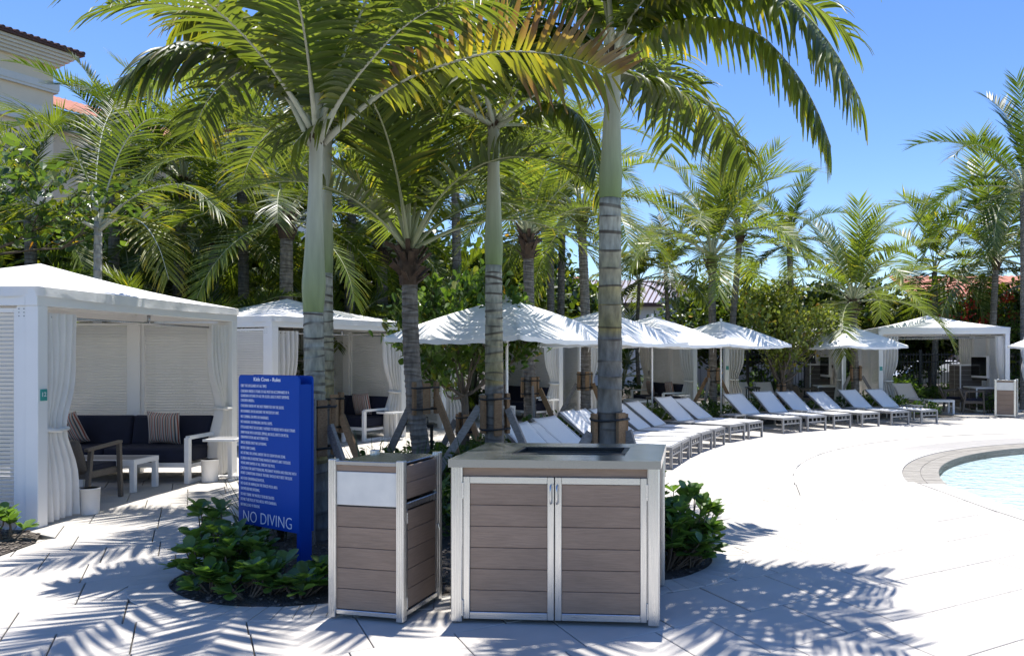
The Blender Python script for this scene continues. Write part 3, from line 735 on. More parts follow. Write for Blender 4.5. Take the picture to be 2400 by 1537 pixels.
    if plate:
        pl = B1('number_plate', (.065, -.006, 1.30), (.082, .012, .115), M_teal, t, .004)
        if number: letters('number_lettering', [text_mesh(number, .062, .048, .064, 1.285, True, y=-.0135)], M_lettering, pl)
        else: letters('number_lettering', [([(.045, -.0135, 1.28), (.085, -.0135, 1.28), (.085, -.0135, 1.283), (.045, -.0135, 1.283)], [(0, 1, 2, 3)])], M_lettering, pl)
    return t, L_, D, rz
# furniture, each built in cabana coordinates (x along the front, y into the depth) and then turned in place
def at_cab(cb, x, y): 
    t, L_, D, rz = cb; c_, s_ = math.cos(rz), math.sin(rz)
    return (t.location.x + x * c_ - y * s_, t.location.y + x * s_ + y * c_, .010)
def pillow(label, loc, rz, tilt, size=.46, group=None):
    n_ = 10; mb = MB()
    for sd in (1, -1):
        b = len(mb.v)
        for i in range(n_ + 1):
            for j in range(n_ + 1):
                u, v = i / n_ * 2 - 1, j / n_ * 2 - 1
                pin = 1 - .07 * (1 - abs(v) ** 2) * (abs(u) ** 4) ; pin2 = 1 - .07 * (1 - abs(u) ** 2) * (abs(v) ** 4)
                th_ = .075 * max(0, (1 - u ** 4) * (1 - v ** 4)) ** .6
                mb.v.append((u * size / 2 * pin, sd * th_, v * size / 2 * pin2))
        for i in range(n_):
            for j in range(n_):
                k = b + i * (n_ + 1) + j; q = (k, k + n_ + 1, k + n_ + 2, k + 1); mb.f.append(q if sd < 0 else q[::-1]); mb.m.append(0)
    o = mb.build('throw_pillow', M_stripe, None, True, loc=loc); o.rotation_euler = (tilt[0], tilt[1], rz)
    return tag(o, label, 'pillow', group)
def cushion(name, c, d, parent, rot=None):
    o = MB().box((0, 0, 0), d, None, 0, min(d) * .12).build(name, M_navy, parent, loc=c)
    if rot: o.rotation_euler = rot
    bv = o.modifiers.new('Bevel', 'BEVEL'); bv.width = min(d) * .15; bv.segments = 2
    return o
def sofa(label, loc, rz, Ls=2.05, group=None):
    """long side along local y (0..Ls), seat faces -x"""
    t = thing('sofa', label, 'sofa', loc, rz, group); Wd = .82
    fr = MB()
    for y in (.0, Ls): 
        fr.bar((0, y, .025), (Wd, y, .025), .05, .05).bar((.0, y, .60), (Wd, y, .60), .06, .045)
    fr.bar((.02, .03, .24), (.02, Ls - .03, .24), .05, .06).bar((Wd - .02, .03, .24), (Wd - .02, Ls - .03, .24), .05, .06).bar((.03, .03, .22), (Wd - .03, .03, .22), .04, .05).bar((.03, Ls - .03, .22), (Wd - .03, Ls - .03, .22), .04, .05)
    fr.bar((Wd - .01, .03, .60), (Wd - .01, Ls - .03, .60), .04, .04)
    fr.build('frame', M_white, t)
    for y in (.0, Ls):
        for x in (0.0, Wd): B1('leg', (x, y, .30), (.07, .06, .60), M_white, t, .003)
    n_ = 2
    for k in range(n_):
        w_ = (Ls - .08) / n_
        cushion('seat_cushion', (.40, .04 + w_ * (k + .5), .36), (.76, w_ - .01, .20), t)
        cushion('back_cushion', (.70, .04 + w_ * (k + .5), .63), (.20, w_ - .01, .42), t, (0, R(10), 0))
    return t
def coffee_table(label, loc, rz, lx=.48, ly=1.0, h=.40, group=None):
    t = thing('coffee_table', label, 'table', loc, rz, group)
    fr = MB(); 
    for y in (.025, ly - .025): fr.bar((.0, y, h - .03), (lx, y, h - .03), .05, .06)
    for x in (.025, lx - .025): fr.bar((x, .05, h - .03), (x, ly - .05, h - .03), .05, .06)
    fr.build('frame', M_white, t)
    B1('table_top', (lx / 2, ly / 2, h - .008), (lx - .10, ly - .10, .014), M_grey_frame, t)
    for x in (.03, lx - .03):
        for y in (.03, ly - .03): B1('leg', (x, y, (h - .061) / 2), (.058, .058, h - .061), M_white, t, .003)
    return t
def c_table(label, loc, rz, group=None):
    t = thing('side_table', label, 'table', loc, rz, group)
    B1('table_top', (0, 0, .545), (.34, .44, .035), M_white, t, .004); B1('inset', (0, 0, .564), (.28, .38, .006), M_grey_frame, t)
    B1('upright', (.13, 0, .275), (.05, .06, .50), M_white, t, .003)
    MB().bar((-.16, -.15, .015), (.16, -.15, .015), .05, .03).bar((-.16, .15, .015), (.16, .15, .015), .05, .03).bar((.13, -.12, .015), (.13, .12, .015), .05, .03).build('base', M_white, t)
    return t
def white_bin(label, loc, r=.105, h=.29, group=None):
    prof = [(r * .88, 0), (r * .9, .01), (r, h), (r * 1.03, h), (r * 1.03, h + .008), (r * .97, h + .008), (r * .93, h - .02), (r * .85, .02)]
    o = MB().lathe(prof, 24).build('wastebasket', M_white, None, True, loc=loc); return tag(o, label, 'wastebasket', group)
def wicker_chair(label, loc, rz, group=None):
    """faces +x; .60 wide along y"""
    t = thing('wicker_armchair', label, 'chair', loc, rz, group); Wc, Dc = .62, .62
    for y in (-Wc / 2, Wc / 2):
        MB().bar((Dc - .03, y, 0), (Dc - .06, y, .64), .045, .045, 0, .004).build('leg', M_wicker, t)
        MB().bar((.02, y, 0), (.10, y, .62), .045, .045, 0, .004).build('leg', M_wicker, t)
        MB().bar((.02, y, .62), (Dc - .03, y, .66), .055, .035, 0, .006).build('arm', M_wicker, t)
    MB().box((Dc / 2, 0, .33), (Dc - .10, Wc - .04, .08), None, 0, .01).build('seat', M_wicker, t)
    mb = MB(); n_ = 8
    for j in range(5):
        for i in range(n_ + 1):
            u = i / n_ * 2 - 1; z = .36 + .40 * j / 4
            mb.v.append((.10 - .16 * (j / 4) - .05 * (1 - u * u), u * (Wc / 2 - .02), z - (.02 * u * u if j == 4 else 0)))
    for j in range(4):
        for i in range(n_): k = j * (n_ + 1) + i; mb.f.append((k, k + 1, k + n_ + 2, k + n_ + 1)); mb.m.append(0)
    bk = mb.build('backrest', M_wicker, t, True); sd = bk.modifiers.new('Solidify', 'SOLIDIFY'); sd.thickness = .04
    cushion('seat_cushion', (Dc / 2 + .01, 0, .395), (Dc - .10, Wc - .08, .07), t)
    return t

cabs = {}
cabs[1] = make_cabana('white louvred cabana bearing the number 12, with navy sofa and wicker chair inside', (-5.88, 7.5), (-5.85, 11.15), D=2.85, number='12', single=True, seed=11)
cabs[2] = make_cabana('white cabana with navy sofa behind the rules sign, next after the one numbered 12', (-6.25, 13.05), (-4.86, 15.95), seed=21, plate=False)
cabs[3] = make_cabana('white cabana half hidden behind the round-leaved tree and the first parasol', (-4.57, 17.7), (-2.03, 20.25), seed=31, plate=False)
cabs[4] = make_cabana('white cabana behind the middle parasols with two striped pillows on its sofa', (-1.63, 20.75), (1.66, 22.25), seed=41, plate=False)
cabs[5] = make_cabana('white cabana behind the small leafy tree with television and brown cabinets', (2.62, 23.6), (6.25, 23.3), seed=51, H=2.45, rc=.26)
cabs[6] = make_cabana('white cabana ending the row, with television and view to iron fence', (6.95, 22.35), (10.62, 22.05), seed=61, H=2.5, D=3.0, rc=.26)
# cabana 12
cb = cabs[1]; rz = cb[3]
sofa('navy sofa with white frame along the wall inside the cabana numbered 12', at_cab(cb, 2.62, .10), rz, 2.3)
pillow('striped throw pillow leaning in the corner of the sofa away from its arm, cabana 12', (*Vector(at_cab(cb, 3.04, 2.02)).to_2d(), .67), rz + R(90), (R(-18), R(14), 0))
pillow('striped throw pillow upright near the white arm of the sofa, cabana 12', (*Vector(at_cab(cb, 3.10, .72)).to_2d(), .695), rz + R(90), (R(-10), R(-3), 0))
coffee_table('low white coffee table between wicker armchair and navy sofa, cabana 12', at_cab(cb, 1.93, .35), rz)
wicker_chair('brown wicker armchair with navy seat facing the coffee table, cabana 12', at_cab(cb, 1.10, .66), rz)
c_table('small white side table reaching over the sofa arm, cabana 12', at_cab(cb, 2.98, -.20), rz)
white_bin('white wastebasket standing under the small white side table', at_cab(cb, 2.78, -.10))
white_bin('white wastebasket behind the tied curtain of the post numbered 12', at_cab(cb, .68, -.02), .09, .27)
# further cabanas
for k in (2, 3, 4):
    cb = cabs[k]; rz = cb[3]; nm = {2: 'the cabana behind the rules sign', 3: 'the cabana behind the round-leaved tree', 4: 'the cabana behind the middle parasols'}[k]
    sofa('navy sofa with white frame inside ' + nm, at_cab(cb, cb[1] - 1.05, .10), rz, 2.2)
    pillow('striped pillow by the sofa arm inside ' + nm, (*Vector(at_cab(cb, cb[1] - .56, .66)).to_2d(), .695), rz + R(90), (R(-10), R(3), 0))
    if k > 2: pillow('striped pillow at the inner end of the sofa inside ' + nm, (*Vector(at_cab(cb, cb[1] - .58, 1.95)).to_2d(), .69), rz + R(90), (R(-12), R(-4), 0))
    coffee_table('low white coffee table before the sofa inside ' + nm, at_cab(cb, cb[1] - 1.75, .35), rz)
    c_table('small white side table at the sofa end inside ' + nm, at_cab(cb, cb[1] - .62, -.18), rz)
def media_wall(k, nm):
    cb = cabs[k]; t0, L_, D, rz = cb
    t = thing('media_cabinet', 'brown panelled cabinets with white edges in ' + nm, 'cabinet', at_cab(cb, L_ - .16, 0), rz)
    def unit(name, x0, x1, y0, y1, z0, z1, doors):
        o = B1(name, ((x0 + x1) / 2, (y0 + y1) / 2, (z0 + z1) / 2), (x1 - x0, y1 - y0, z1 - z0), M_white, t, .004)
        w_ = (y1 - y0) / doors
        for d_ in range(doors):
            n_ = max(2, int((z1 - z0) / .14)); 
            for q in range(n_):
                h_ = (z1 - z0 - .10) / n_
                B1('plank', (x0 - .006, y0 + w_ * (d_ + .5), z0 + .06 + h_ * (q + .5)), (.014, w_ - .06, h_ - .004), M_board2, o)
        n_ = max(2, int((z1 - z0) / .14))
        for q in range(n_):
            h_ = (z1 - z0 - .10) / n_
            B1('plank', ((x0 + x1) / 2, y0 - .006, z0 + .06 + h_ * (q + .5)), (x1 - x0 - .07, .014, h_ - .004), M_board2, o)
        return o
    unit('low_cabinet', -.62, -.02, .45, 1.62, .02, .74, 2)
    unit('tall_cabinet', -.70, -.02, 1.64, 2.68, .02, 1.40, 2)
    tv = thing('television', 'flat black television tilted on the wall of ' + nm, 'television', at_cab(cb, L_ - .42, 1.18), rz + R(8))
    B1('frame', (0, 0, 1.33), (.08, .98, .66), M_white, tv, .006); B1('screen', (-.045, 0, 1.35), (.012, .90, .56), M_tv, tv, .002)
    MB().bar((.02, 0, 1.33), (.22, 0, 1.33), .10, .10).build('wall_bracket', M_black, tv); B1('speaker_bar', (-.02, 0, .965), (.06, .80, .07), M_black, tv, .004)
media_wall(5, 'the cabana behind the leafy tree'); media_wall(6, 'the end cabana')

# ------------------------------------------------------------------ sun loungers
def make_lounger(name='sun_lounger', back=36, seatlen=1.22):
    """local: foot end at origin, x to the head, y across (-.30..+.30)"""
    t = bpy.data.objects.new(name, None); col.objects.link(t); Wl, Ll = .62, 1.95; h = .335
    fr = MB()
    for y in (-Wl / 2 + .02, Wl / 2 - .02): fr.bar((0, y, h - .03), (Ll - .25, y, h - .024), .036, .048, 0, .004)
    for x in (.02, Ll - .27): fr.bar((x, -Wl / 2 + .04, h - .024), (x, Wl / 2 - .04, h - .024), .036, .046)
    fr.build('frame', M_grey_frame, t)
    for x in (.024, Ll - .32):
        for y in (-Wl / 2 + .024, Wl / 2 - .024): B1('leg', (x, y, (h - .05) / 2), (.042, .042, h - .05), M_grey_frame, t, .003)
    ft = MB().bar((.024, -Wl / 2 + .05, h - .135), (.024, Wl / 2 - .05, h - .135), .025, .025)
    for k in (-1, 0, 1): ft.box((.024, k * .13, h - .092), (.022, .02, .065))
    ft.build('end_rail', M_grey_frame, t)
    sg_ = MB(); n_ = 10
    for i in range(n_ + 1):
        for j in range(5):
            u = i / n_; v = j / 4 * 2 - 1
            sg_.v.append((.045 + (seatlen - .05) * u, v * (Wl / 2 - .035), h + .006 - .012 * (1 - v * v) * math.sin(math.pi * u)))
    for i in range(n_):
        for j in range(4): k = i * 5 + j; sg_.f.append((k, k + 5, k + 6, k + 1)); sg_.m.append(0)
    o = sg_.build('seat_sling', M_sling, t, True); sm = o.modifiers.new('Solidify', 'SOLIDIFY'); sm.thickness = .006
    an = R(back); ca, sa = math.cos(an), math.sin(an); bl = .74
    bf = MB()
    for y in (-Wl / 2 + .018, Wl / 2 - .018): bf.bar((seatlen, y, h - .005), (seatlen + bl * ca, y, h - .005 + bl * sa), .036, .04)
    bf.bar((seatlen + bl * ca, -Wl / 2, h - .005 + bl * sa), (seatlen + bl * ca, Wl / 2, h - .005 + bl * sa), .04, .03)
    for y in (-.2, .2): bf.bar((seatlen + bl * .55 * ca, y, h + bl * .55 * sa - .02), (seatlen + .52, y, h - .05), .02, .02)
    bk = bf.build('back_frame', M_grey_frame, t)
    sg_ = MB()
    for i in range(n_ + 1):
        for j in range(7):
            u = i / n_; v = j / 6 * 2 - 1; q = bl * u * 1.02; sag = .022 * (1 - v * v) * math.sin(math.pi * u); top_ = .03 * (1 - v * v) * (1 if i == n_ else 0)
            sg_.v.append((seatlen + (q - top_) * ca + sag * sa - .022 * sa, v * (Wl / 2 - .008), h - .005 + (q - top_) * sa - sag * ca + .022 * ca))
    for i in range(n_):
        for j in range(6): k = i * 7 + j; sg_.f.append((k, k + 7, k + 8, k + 1)); sg_.m.append(0)
    o = sg_.build('back_sling', M_sling, t, True); sm = o.modifiers.new('Solidify', 'SOLIDIFY'); sm.thickness = .006
    return t
LG = [(7.17, 19.0, 29), (6.32, 18.62, 30), (5.46, 18.15, 32), (4.68, 17.72, 34), (3.97, 17.2, 36), (3.32, 16.72, 39), (2.38, 15.72, 53), (1.93, 15.13, 56), (1.50, 14.32, 65), (1.20, 13.66, 68), (.95, 13.0, 71), (.74, 12.33, 73), (.56, 11.66, 76), (.235, 10.5, 65), (.085, 9.8, 65), (-.015, 9.1, 66)]
LV = [make_lounger(back=b_) for b_ in (36, 33, 39)]; L0 = LV[0]; used_l = [False] * 3
lg_group = 'white sun loungers lined up along the curve of the pool deck'
for i, (x, y, a) in enumerate(LG):
    v_ = (0, 0, 1, 0, 2, 0, 1, 2)[i % 8]; o = LV[v_] if not used_l[v_] else copy_tree(LV[v_]); used_l[v_] = True
    o.location = (x, y, .010); o.rotation_euler = (0, 0, R(a + 90 + [1.5, -1, 0, 2, -1.5, 0, 1, -2][i % 8]))
    tag(o, 'white sling sun lounger with grey frame in the curved row beside the pool', 'sun lounger', lg_group)
def low_table(x, y, a, wd=.36):
    t = thing('lounger_table', 'low grey side table standing between the sun loungers', 'table', (x, y, .010), R(a), 'low tables between the loungers')
    B1('table_top', (0, 0, .365), (.44, wd, .03), M_grey_frame, t, .004)
    for sx in (-.19, .19):
        for sy in (-1, 1): B1('leg', (sx, sy * (wd / 2 - .03), .175), (.035, .035, .35), M_grey_frame, t)
    MB().bar((-.17, -wd / 2 + .03, .31), (.17, -wd / 2 + .03, .31), .02, .02).bar((-.17, wd / 2 - .03, .31), (.17, wd / 2 - .03, .31), .02, .02).build('rail', M_grey_frame, t)
for i, j, k, wd in ((0, -1, 1.05, .36), (1, 2, 1.0, .27), (5, 6, 1.1, .40), (7, 8, 1.0, .24), (3, 4, 1.0, .22)):
    x0, y0, a0 = LG[i]
    if j >= 0: x1, y1, a1 = LG[j]; x, y, a = (x0 + x1) / 2, (y0 + y1) / 2, (a0 + a1) / 2
    else: x, y, a = x0 + .56 * math.cos(R(a0)), y0 + .56 * math.sin(R(a0)), a0
    low_table(x - math.sin(R(a)) * k, y + math.cos(R(a)) * k, a + 90, wd)
def lounger_at(label, loc, rz, group=None):
    o = copy_tree(L0); o.location = loc; o.rotation_euler = (0, 0, rz); return tag(o, label, 'sun lounger', group)
for k in (0, 1):
    q = at_cab(cabs[5], .75 + .80 * k, .70); lounger_at('white lounger inside the cabana behind the small leafy tree', q, cabs[5][3] + R(98), 'loungers inside the cabana behind the tree')
    q = at_cab(cabs[6], .70 + .85 * k, .80); lounger_at('white lounger inside the end cabana before the iron fence', q, cabs[6][3] + R(98), 'loungers inside the end cabana')
wicker_chair('brown wicker armchair beside the tall cabinet of the end cabana', at_cab(cabs[6], 2.45, .35), cabs[6][3] + R(-15), 'wicker chairs of the end cabana')
wicker_chair('brown wicker armchair beside the tall cabinet of the end cabana', at_cab(cabs[6], 2.15, 1.15), cabs[6][3] + R(-15), 'wicker chairs of the end cabana')
wicker_chair('brown wicker armchair inside the cabana behind the small leafy tree', at_cab(cabs[5], 2.25, .6), cabs[5][3] + R(10))
coffee_table('low white coffee table at the front of the end cabana', at_cab(cabs[6], 1.35, -.15), cabs[6][3], .75, .5)
# ------------------------------------------------------------------ parasols
def make_umbrella():
    t = bpy.data.objects.new('parasol', None); col.objects.link(t); S = 1.21; hem = 1.95; ap = 2.52
    MB().lathe([(.02, .03), (.02, ap + .02)], 12).build('pole', M_white, t, True)
    MB().lathe([(.24, 0), (.24, .05), (.20, .07), (.04, .075), (.035, .25), (.022, .26)], 24).build('base', M_grey_frame, t, True)
    MB().lathe([(.012, ap - .01), (.03, ap + .01), (.034, ap + .035), (.02, ap + .06), (.002, ap + .068)], 12).build('finial', M_white, t, True)
    n_ = 20; mb = MB()
    for i in range(n_ + 1):
        for j in range(n_ + 1):
            u, v = i / n_ * 2 - 1, j / n_ * 2 - 1; e = max(abs(u), abs(v)); d_ = min(abs(u), abs(v)) / max(e, 1e-6)
            z = ap - (ap - hem) * (e ** 1.08) - .05 * (1 - d_ ** 2) * e * (1.0 if e > 0 else 0) + .02 * math.sin(math.pi * e)
            k = 1 - .05 * (1 - d_ ** 2) * e
            mb.v.append((u * S * (k if abs(u) >= abs(v) else 1), v * S * (k if abs(v) > abs(u) else 1), z))
    for i in range(n_):
        for j in range(n_):
            k = i * (n_ + 1) + j; q = (k, k + n_ + 1, k + n_ + 2, k + 1)
            if (i < n_ / 2) == (j < n_ / 2): mb.f += [(q[0], q[1], q[2]), (q[0], q[2], q[3])]
            else: mb.f += [(q[0], q[1], q[3]), (q[1], q[2], q[3])]
    mb.m = [0] * len(mb.f); cn = mb.build('canopy', M_umb, t, True)
    va = MB(); per = [i for i in range(n_ + 1)] + [i * (n_ + 1) + n_ for i in range(1, n_ + 1)] + [n_ * (n_ + 1) + j for j in range(n_ - 1, -1, -1)] + [i * (n_ + 1) for i in range(n_ - 1, 0, -1)]
    for j in range(2):
        for q, idx in enumerate(per):
            x, y, z = mb.v[idx]; va.v.append((x * (1 + .004 * j), y * (1 + .004 * j), z - j * (.06 + .008 * math.sin(q * 1.7))))
    m_ = len(per)
    for i in range(m_): va.f.append((i, (i + 1) % m_, m_ + (i + 1) % m_, m_ + i)); va.m.append(0)
    va.build('valance', M_umb, cn, True)
    for k in range(8):
        a = k * math.pi / 4; r_ = S * (1.36 if k % 2 else .94)
        x, y = math.cos(a) * r_, math.sin(a) * r_
        rb = MB().bar((0, 0, ap - .05), (x, y, hem - (.0 if k % 2 else .035)), .014, .022).build('rib', M_white, t)
        MB().bar((x * .5, y * .5, (ap - .05 + hem) / 2 - .01), (math.cos(a) * .03, math.sin(a) * .03, 1.92), .012, .014).build('strut', M_white, rb)
    MB().lathe([(.03, 1.89), (.045, 1.90), (.045, 1.95), (.03, 1.96)], 14).build('hub', M_white, t, True)
    # tie strap hanging from the hem
    MB().box((S * .9, S * .93, hem - .12), (.02, .003, .14), Matrix.Rotation(.2, 3, 'X')).build('strap', M_umb, t)
    return t
U0 = make_umbrella()
UM = [((-1.95, 11.25), 60, 'white square parasol dappled with frond shade beside the round-leaved tree'), ((-.74, 14.5), 56, 'white square parasol behind the thick ringed palm trunk'), ((.26, 16.5), 54, 'white square parasol between the thick palm trunk and the one by cabana signs'), ((1.96, 18.6), 45, 'white square parasol beside the leaning coconut palm with wooden props'), ((5.48, 20.8), 36, 'white square parasol between the small leafy tree and the end cabana')]
UM[2] = (UM[2][0], UM[2][1], 'white square parasol standing over the middle of the lounger row')
for i, ((x, y), a, lb) in enumerate(UM):
    o = U0 if i == 0 else copy_tree(U0); o.location = (x, y, .004); o.rotation_euler = (0, 0, R(a)); tag(o, lb, 'parasol', 'white parasols behind the loungers')
o = copy_tree(U0); o.location = (*G(2530, 985).to_2d(), .004); o.rotation_euler = (0, 0, R(10)); tag(o, 'white parasol reaching into view past the end cabana', 'parasol', 'white parasols behind the loungers')
fu = thing('folded_parasol', 'folded white parasol standing beside the waste bin at the end cabana', 'parasol', (*P(2412, 960, 22.6).to_2d(), .01))
MB().lathe([(.02, 0), (.02, 2.5)], 10).build('pole', M_white, fu, True); MB().lathe([(.22, 0), (.22, .05), (.03, .07)], 20).build('base', M_grey_frame, fu, True)
mb = MB(); 
for j in range(13):
    z = 2.48 - 1.62 * j / 12; rr_ = .03 + .17 * math.sin(math.pi * min(1, j / 12 * .9)) ** .8 * (1 - .35 * math.exp(-((j - 7) / 1.2) ** 2))
    for i in range(24): a = i * math.pi / 12; q = rr_ * (1 + .28 * math.sin(6 * a)); mb.v.append((q * math.cos(a), q * math.sin(a), z))
for j in range(12):
    for i in range(24): mb.f.append((j * 24 + i, j * 24 + (i + 1) % 24, (j + 1) * 24 + (i + 1) % 24, (j + 1) * 24 + i)); mb.m.append(0)
mb.build('canopy', M_umb, fu, True)
# black lanterns
def lantern(label, loc, rz, h=.62, w_=.26):
    t = thing('lantern', label, 'lantern', loc, rz)
    for sx in (-1, 1):
        for sy in (-1, 1): B1('post', (sx * w_ / 2, sy * w_ / 2, h / 2), (.028, .028, h), M_black, t)
    B1('base', (0, 0, .04), (w_ + .04, w_ + .04, .04), M_black, t); B1('roof', (0, 0, h + .015), (w_ + .07, w_ + .07, .05), M_black, t, .012)
    B1('lower_rail', (0, 0, .16), (w_ + .02, w_ + .02, .02), M_black, t)
    MB().tube([(-.07, 0, h + .03), (-.07, 0, h + .12), (.07, 0, h + .12), (.07, 0, h + .03)], .009, 6).build('handle', M_black, t)
    MB().lathe([(.05, .06), (.05, .26), (.01, .27)], 12).build('candle', M_white, t, True)
lantern('black metal floor lantern beneath the round-leaved tree', (-3.0, 10.6, .0), R(12), .72, .24)
lantern('black metal lantern standing behind the middle loungers', (.35, 18.2, .01), R(25), .66, .26)
lantern('black metal lantern in front of the cabana behind the leafy tree', (*P(1764, 900, 20.6).to_2d(), .01), R(5), .80, .28)
# ------------------------------------------------------------------ palms
def lerp3(a, b, t): return tuple(a[i] + (b[i] - a[i]) * t for i in range(3))
DEEP, MIDG, YG, YEL, BRN, LIGHT = (.036, .064, .016), (.096, .132, .032), (.17, .195, .032), (.36, .29, .04), (.16, .10, .065), (.11, .16, .04)
def frond_mesh(path, n=42, llen=.6, lw=.045, droop=.6, up=25, fwd=(15, 60), nseg=5, fold=True, petiole=.2, rr=.016, seed=0, tint=None, mats=None, N=40, ragged=.0, hdir=None, curl=0.0):
    rnd = random.Random(seed); sp = smooth_path(path, N) if len(path) < N else path
    H = Vector(hdir) if hdir else (sp[-1] - sp[0]); H.z = 0
    if H.length < 1e-3: H = Vector((0, -1, 0))
    H.normalize(); S0 = H.cross(Vector((0, 0, 1)))
    mb = MB(); mb.c = []
    step = max(1, N // 14); idx = list(range(0, N, step)); idx = idx if idx[-1] == N - 1 else idx + [N - 1]
    mb.tube([sp[i] for i in idx], [rr * (1.6 - .8 * min(1, i / (N * .25)) if i < N * .25 else .8 * (1 - .85 * (i / (N - 1)))) for i in idx], 6, 1)
    mb.c = [(1, 1, 1, 1)] * len(mb.v)
    for k in range(n):
        t = petiole + (.995 - petiole) * (k + .5) / n
        for sd in (-1, 1):
            tt = min(.999, max(petiole, t + rnd.uniform(-.3, .3) / n)); x = tt * (N - 1); i = min(int(x), N - 2)
            p = sp[i].lerp(sp[i + 1], x - i); T = (sp[i + 1] - sp[i]).normalized()
            S = (S0 - T * S0.dot(T)).normalized() * sd; Un = T.cross(S) * -sd
            if Un.z < 0 and abs(T.z) < .7: Un = -Un
            q = (tt - petiole) / (1 - petiole)
            prof = (.35 + 1.5 * q) if q < .35 else (.9 + .12 * (q - .35) if q < .6 else .93 - 1.05 * (q - .6) ** 1.3)
            ln = llen * max(.25, prof) * rnd.uniform(.88, 1.08)
            if ragged and rnd.random() < ragged: ln *= rnd.uniform(.4, .8)
            if ragged and rnd.random() < .04: continue
            a = R(fwd[0] + (fwd[1] - fwd[0]) * q + rnd.uniform(-5, 5)); u = R((up if not hasattr(up, '__len__') else up[0 if sd < 0 else 1]) + rnd.uniform(-9, 9))
            d = (S * (math.cos(a) * math.cos(u)) + T * math.sin(a) + Un * (math.sin(u) * math.cos(a))).normalized()
            dr = (droop if not hasattr(droop, '__len__') else droop[0 if sd < 0 else 1]) * rnd.uniform(.75, 1.25)
            tw = rnd.uniform(-.5, .5); cu = curl * rnd.uniform(-1, 1)
            w0 = lw * rnd.uniform(.8, 1.15) * (1 - .45 * q); b = len(mb.v); sl_ = ln / nseg; pp = p.copy()
            c0 = tint(q, sd, rnd)
            for j in range(nseg + 1):
                f = j / nseg; wd = w0 * (.5 + 1.6 * f if f < .3 else max(.03, .98 - 1.15 * (f - .3) - .3 * max(0, f - .8))) * .5
                W = T - d * T.dot(d)
                if W.length < 1e-3: W = Un - d * Un.dot(d)
                W.normalize(); W = Quaternion(d, tw * f + cu * f) @ W; Nn = d.cross(W) * sd
                cc = c0[0] if not isinstance(c0[1], tuple) else (c0[0] if f < c0[2] else c0[1])
                if isinstance(c0[1], tuple): kk = max(0, min(1, (f - c0[2] + .12) / .24)); cc = lerp3(c0[0], c0[1], kk)
                if fold:
                    mb.v += [tuple(pp - W * wd), tuple(pp - Nn * wd * .45), tuple(pp + W * wd)]; mb.c += [(*cc, 1)] * 3
                else:
                    mb.v += [tuple(pp - W * wd), tuple(pp + W * wd)]; mb.c += [(*cc, 1)] * 2
                pp = pp + d * sl_
                d = (d + Vector((0, 0, -1)) * (dr * (.35 + f) / nseg) + (Nn * cu * .5 / nseg)).normalized()
            m_ = 3 if fold else 2
            for j in range(nseg):
                for e in range(m_ - 1):
                    k0 = b + j * m_ + e; mb.f.append((k0, k0 + 1, k0 + m_ + 1, k0 + m_)); mb.m.append(0)
    return mb.mesh('frond', mats or [M_frond, M_rachis], smooth=True)
def tint_green(base=MIDG, tip=YG, pt=.25, py=.06):
    def f(q, sd, rnd):
        g = lerp3(DEEP, base, rnd.uniform(.3, 1.1)); r = rnd.random()
        if r < py: return (lerp3(g, YG, .7), YEL, rnd.uniform(.5, .9))
        if r < py + pt: return (g, lerp3(tip, BRN, rnd.uniform(0, .6)), rnd.uniform(.75, 1.0))
        return (g, lerp3(g, tip, .3), .7)
    return f
def tint_brown(q, sd, rnd):
    if sd > 0: return (lerp3(YG, YEL, rnd.uniform(.1, .8)), BRN if rnd.random() < .6 else (.25, .18, .14), rnd.uniform(.12, .42))
    if q > .5 and rnd.random() < .6: return (lerp3(YG, YEL, rnd.random() * .8), BRN, rnd.uniform(.3, .9))
    return (lerp3(MIDG, YG, rnd.uniform(.2, .9)), lerp3(YG, YEL, rnd.random()), rnd.uniform(.5, 1))
def gen_path(e0, L_, bend, lat=0.0, n=16, p_=1.35):
    pts = [Vector((0, 0, 0))]
    for i in range(n):
        t = (i + .5) / n; e = R(e0 - bend * t ** p_); a = lat * t * t
        pts.append(pts[-1] + Vector((math.cos(e) * math.cos(a), math.cos(e) * math.sin(a), math.sin(e))) * (L_ / n))
    return pts
FR = {}
KIND = {
 'coco':  dict(L=2.85, n=54, llen=.74, lw=.056, up=14, fwd=(20, 58), nseg=3, fold=False, petiole=.20, rr=.022, droop=.75, tint=tint_green((.10, .142, .027), (.22, .225, .032), .2, .05)),
 'royal': dict(L=2.45, n=50, llen=.64, lw=.072, up=10, fwd=(12, 45), nseg=5, fold=True, petiole=.17, rr=.020, droop=1.5, tint=tint_green(), ragged=.1),
 'areca': dict(L=2.3, n=44, llen=.62, lw=.050, up=30, fwd=(28, 60), nseg=3, fold=False, petiole=.25, rr=.014, droop=.55, tint=tint_green((.105, .150, .029), (.18, .205, .032), .1, .02)),
 'dark':  dict(L=2.6, n=52, llen=.60, lw=.052, up=22, fwd=(20, 60), nseg=3, fold=False, petiole=.2, rr=.020, droop=.8, tint=tint_green((.045, .078, .018), (.09, .115, .022), .1, .01)),
}
ELEV = [(82, 45), (66, 75), (48, 85), (30, 85), (10, 75), (-12, 62)]
for kd, kw in KIND.items():
    kw = dict(kw); L_ = kw.pop('L')
    for ei, (e0, bd) in enumerate(ELEV):
        for v in range(2):
            k2 = dict(kw); k2['droop'] = kw['droop'] * (.45 if ei == 0 else .8 if ei < 3 else 1.1)
            if v: k2['tint'] = kw['tint']
            FR[(kd, ei, v)] = frond_mesh(gen_path(e0 + (4 if v else -4), L_, bd * (1.1 if v else .92), .25 if v else -.2), seed=ei * 7 + v + len(kd), hdir=(1, 0, 0), N=30, mats=[M_frond, M_rachis_pale if kd == 'royal' else M_rachis], **k2)
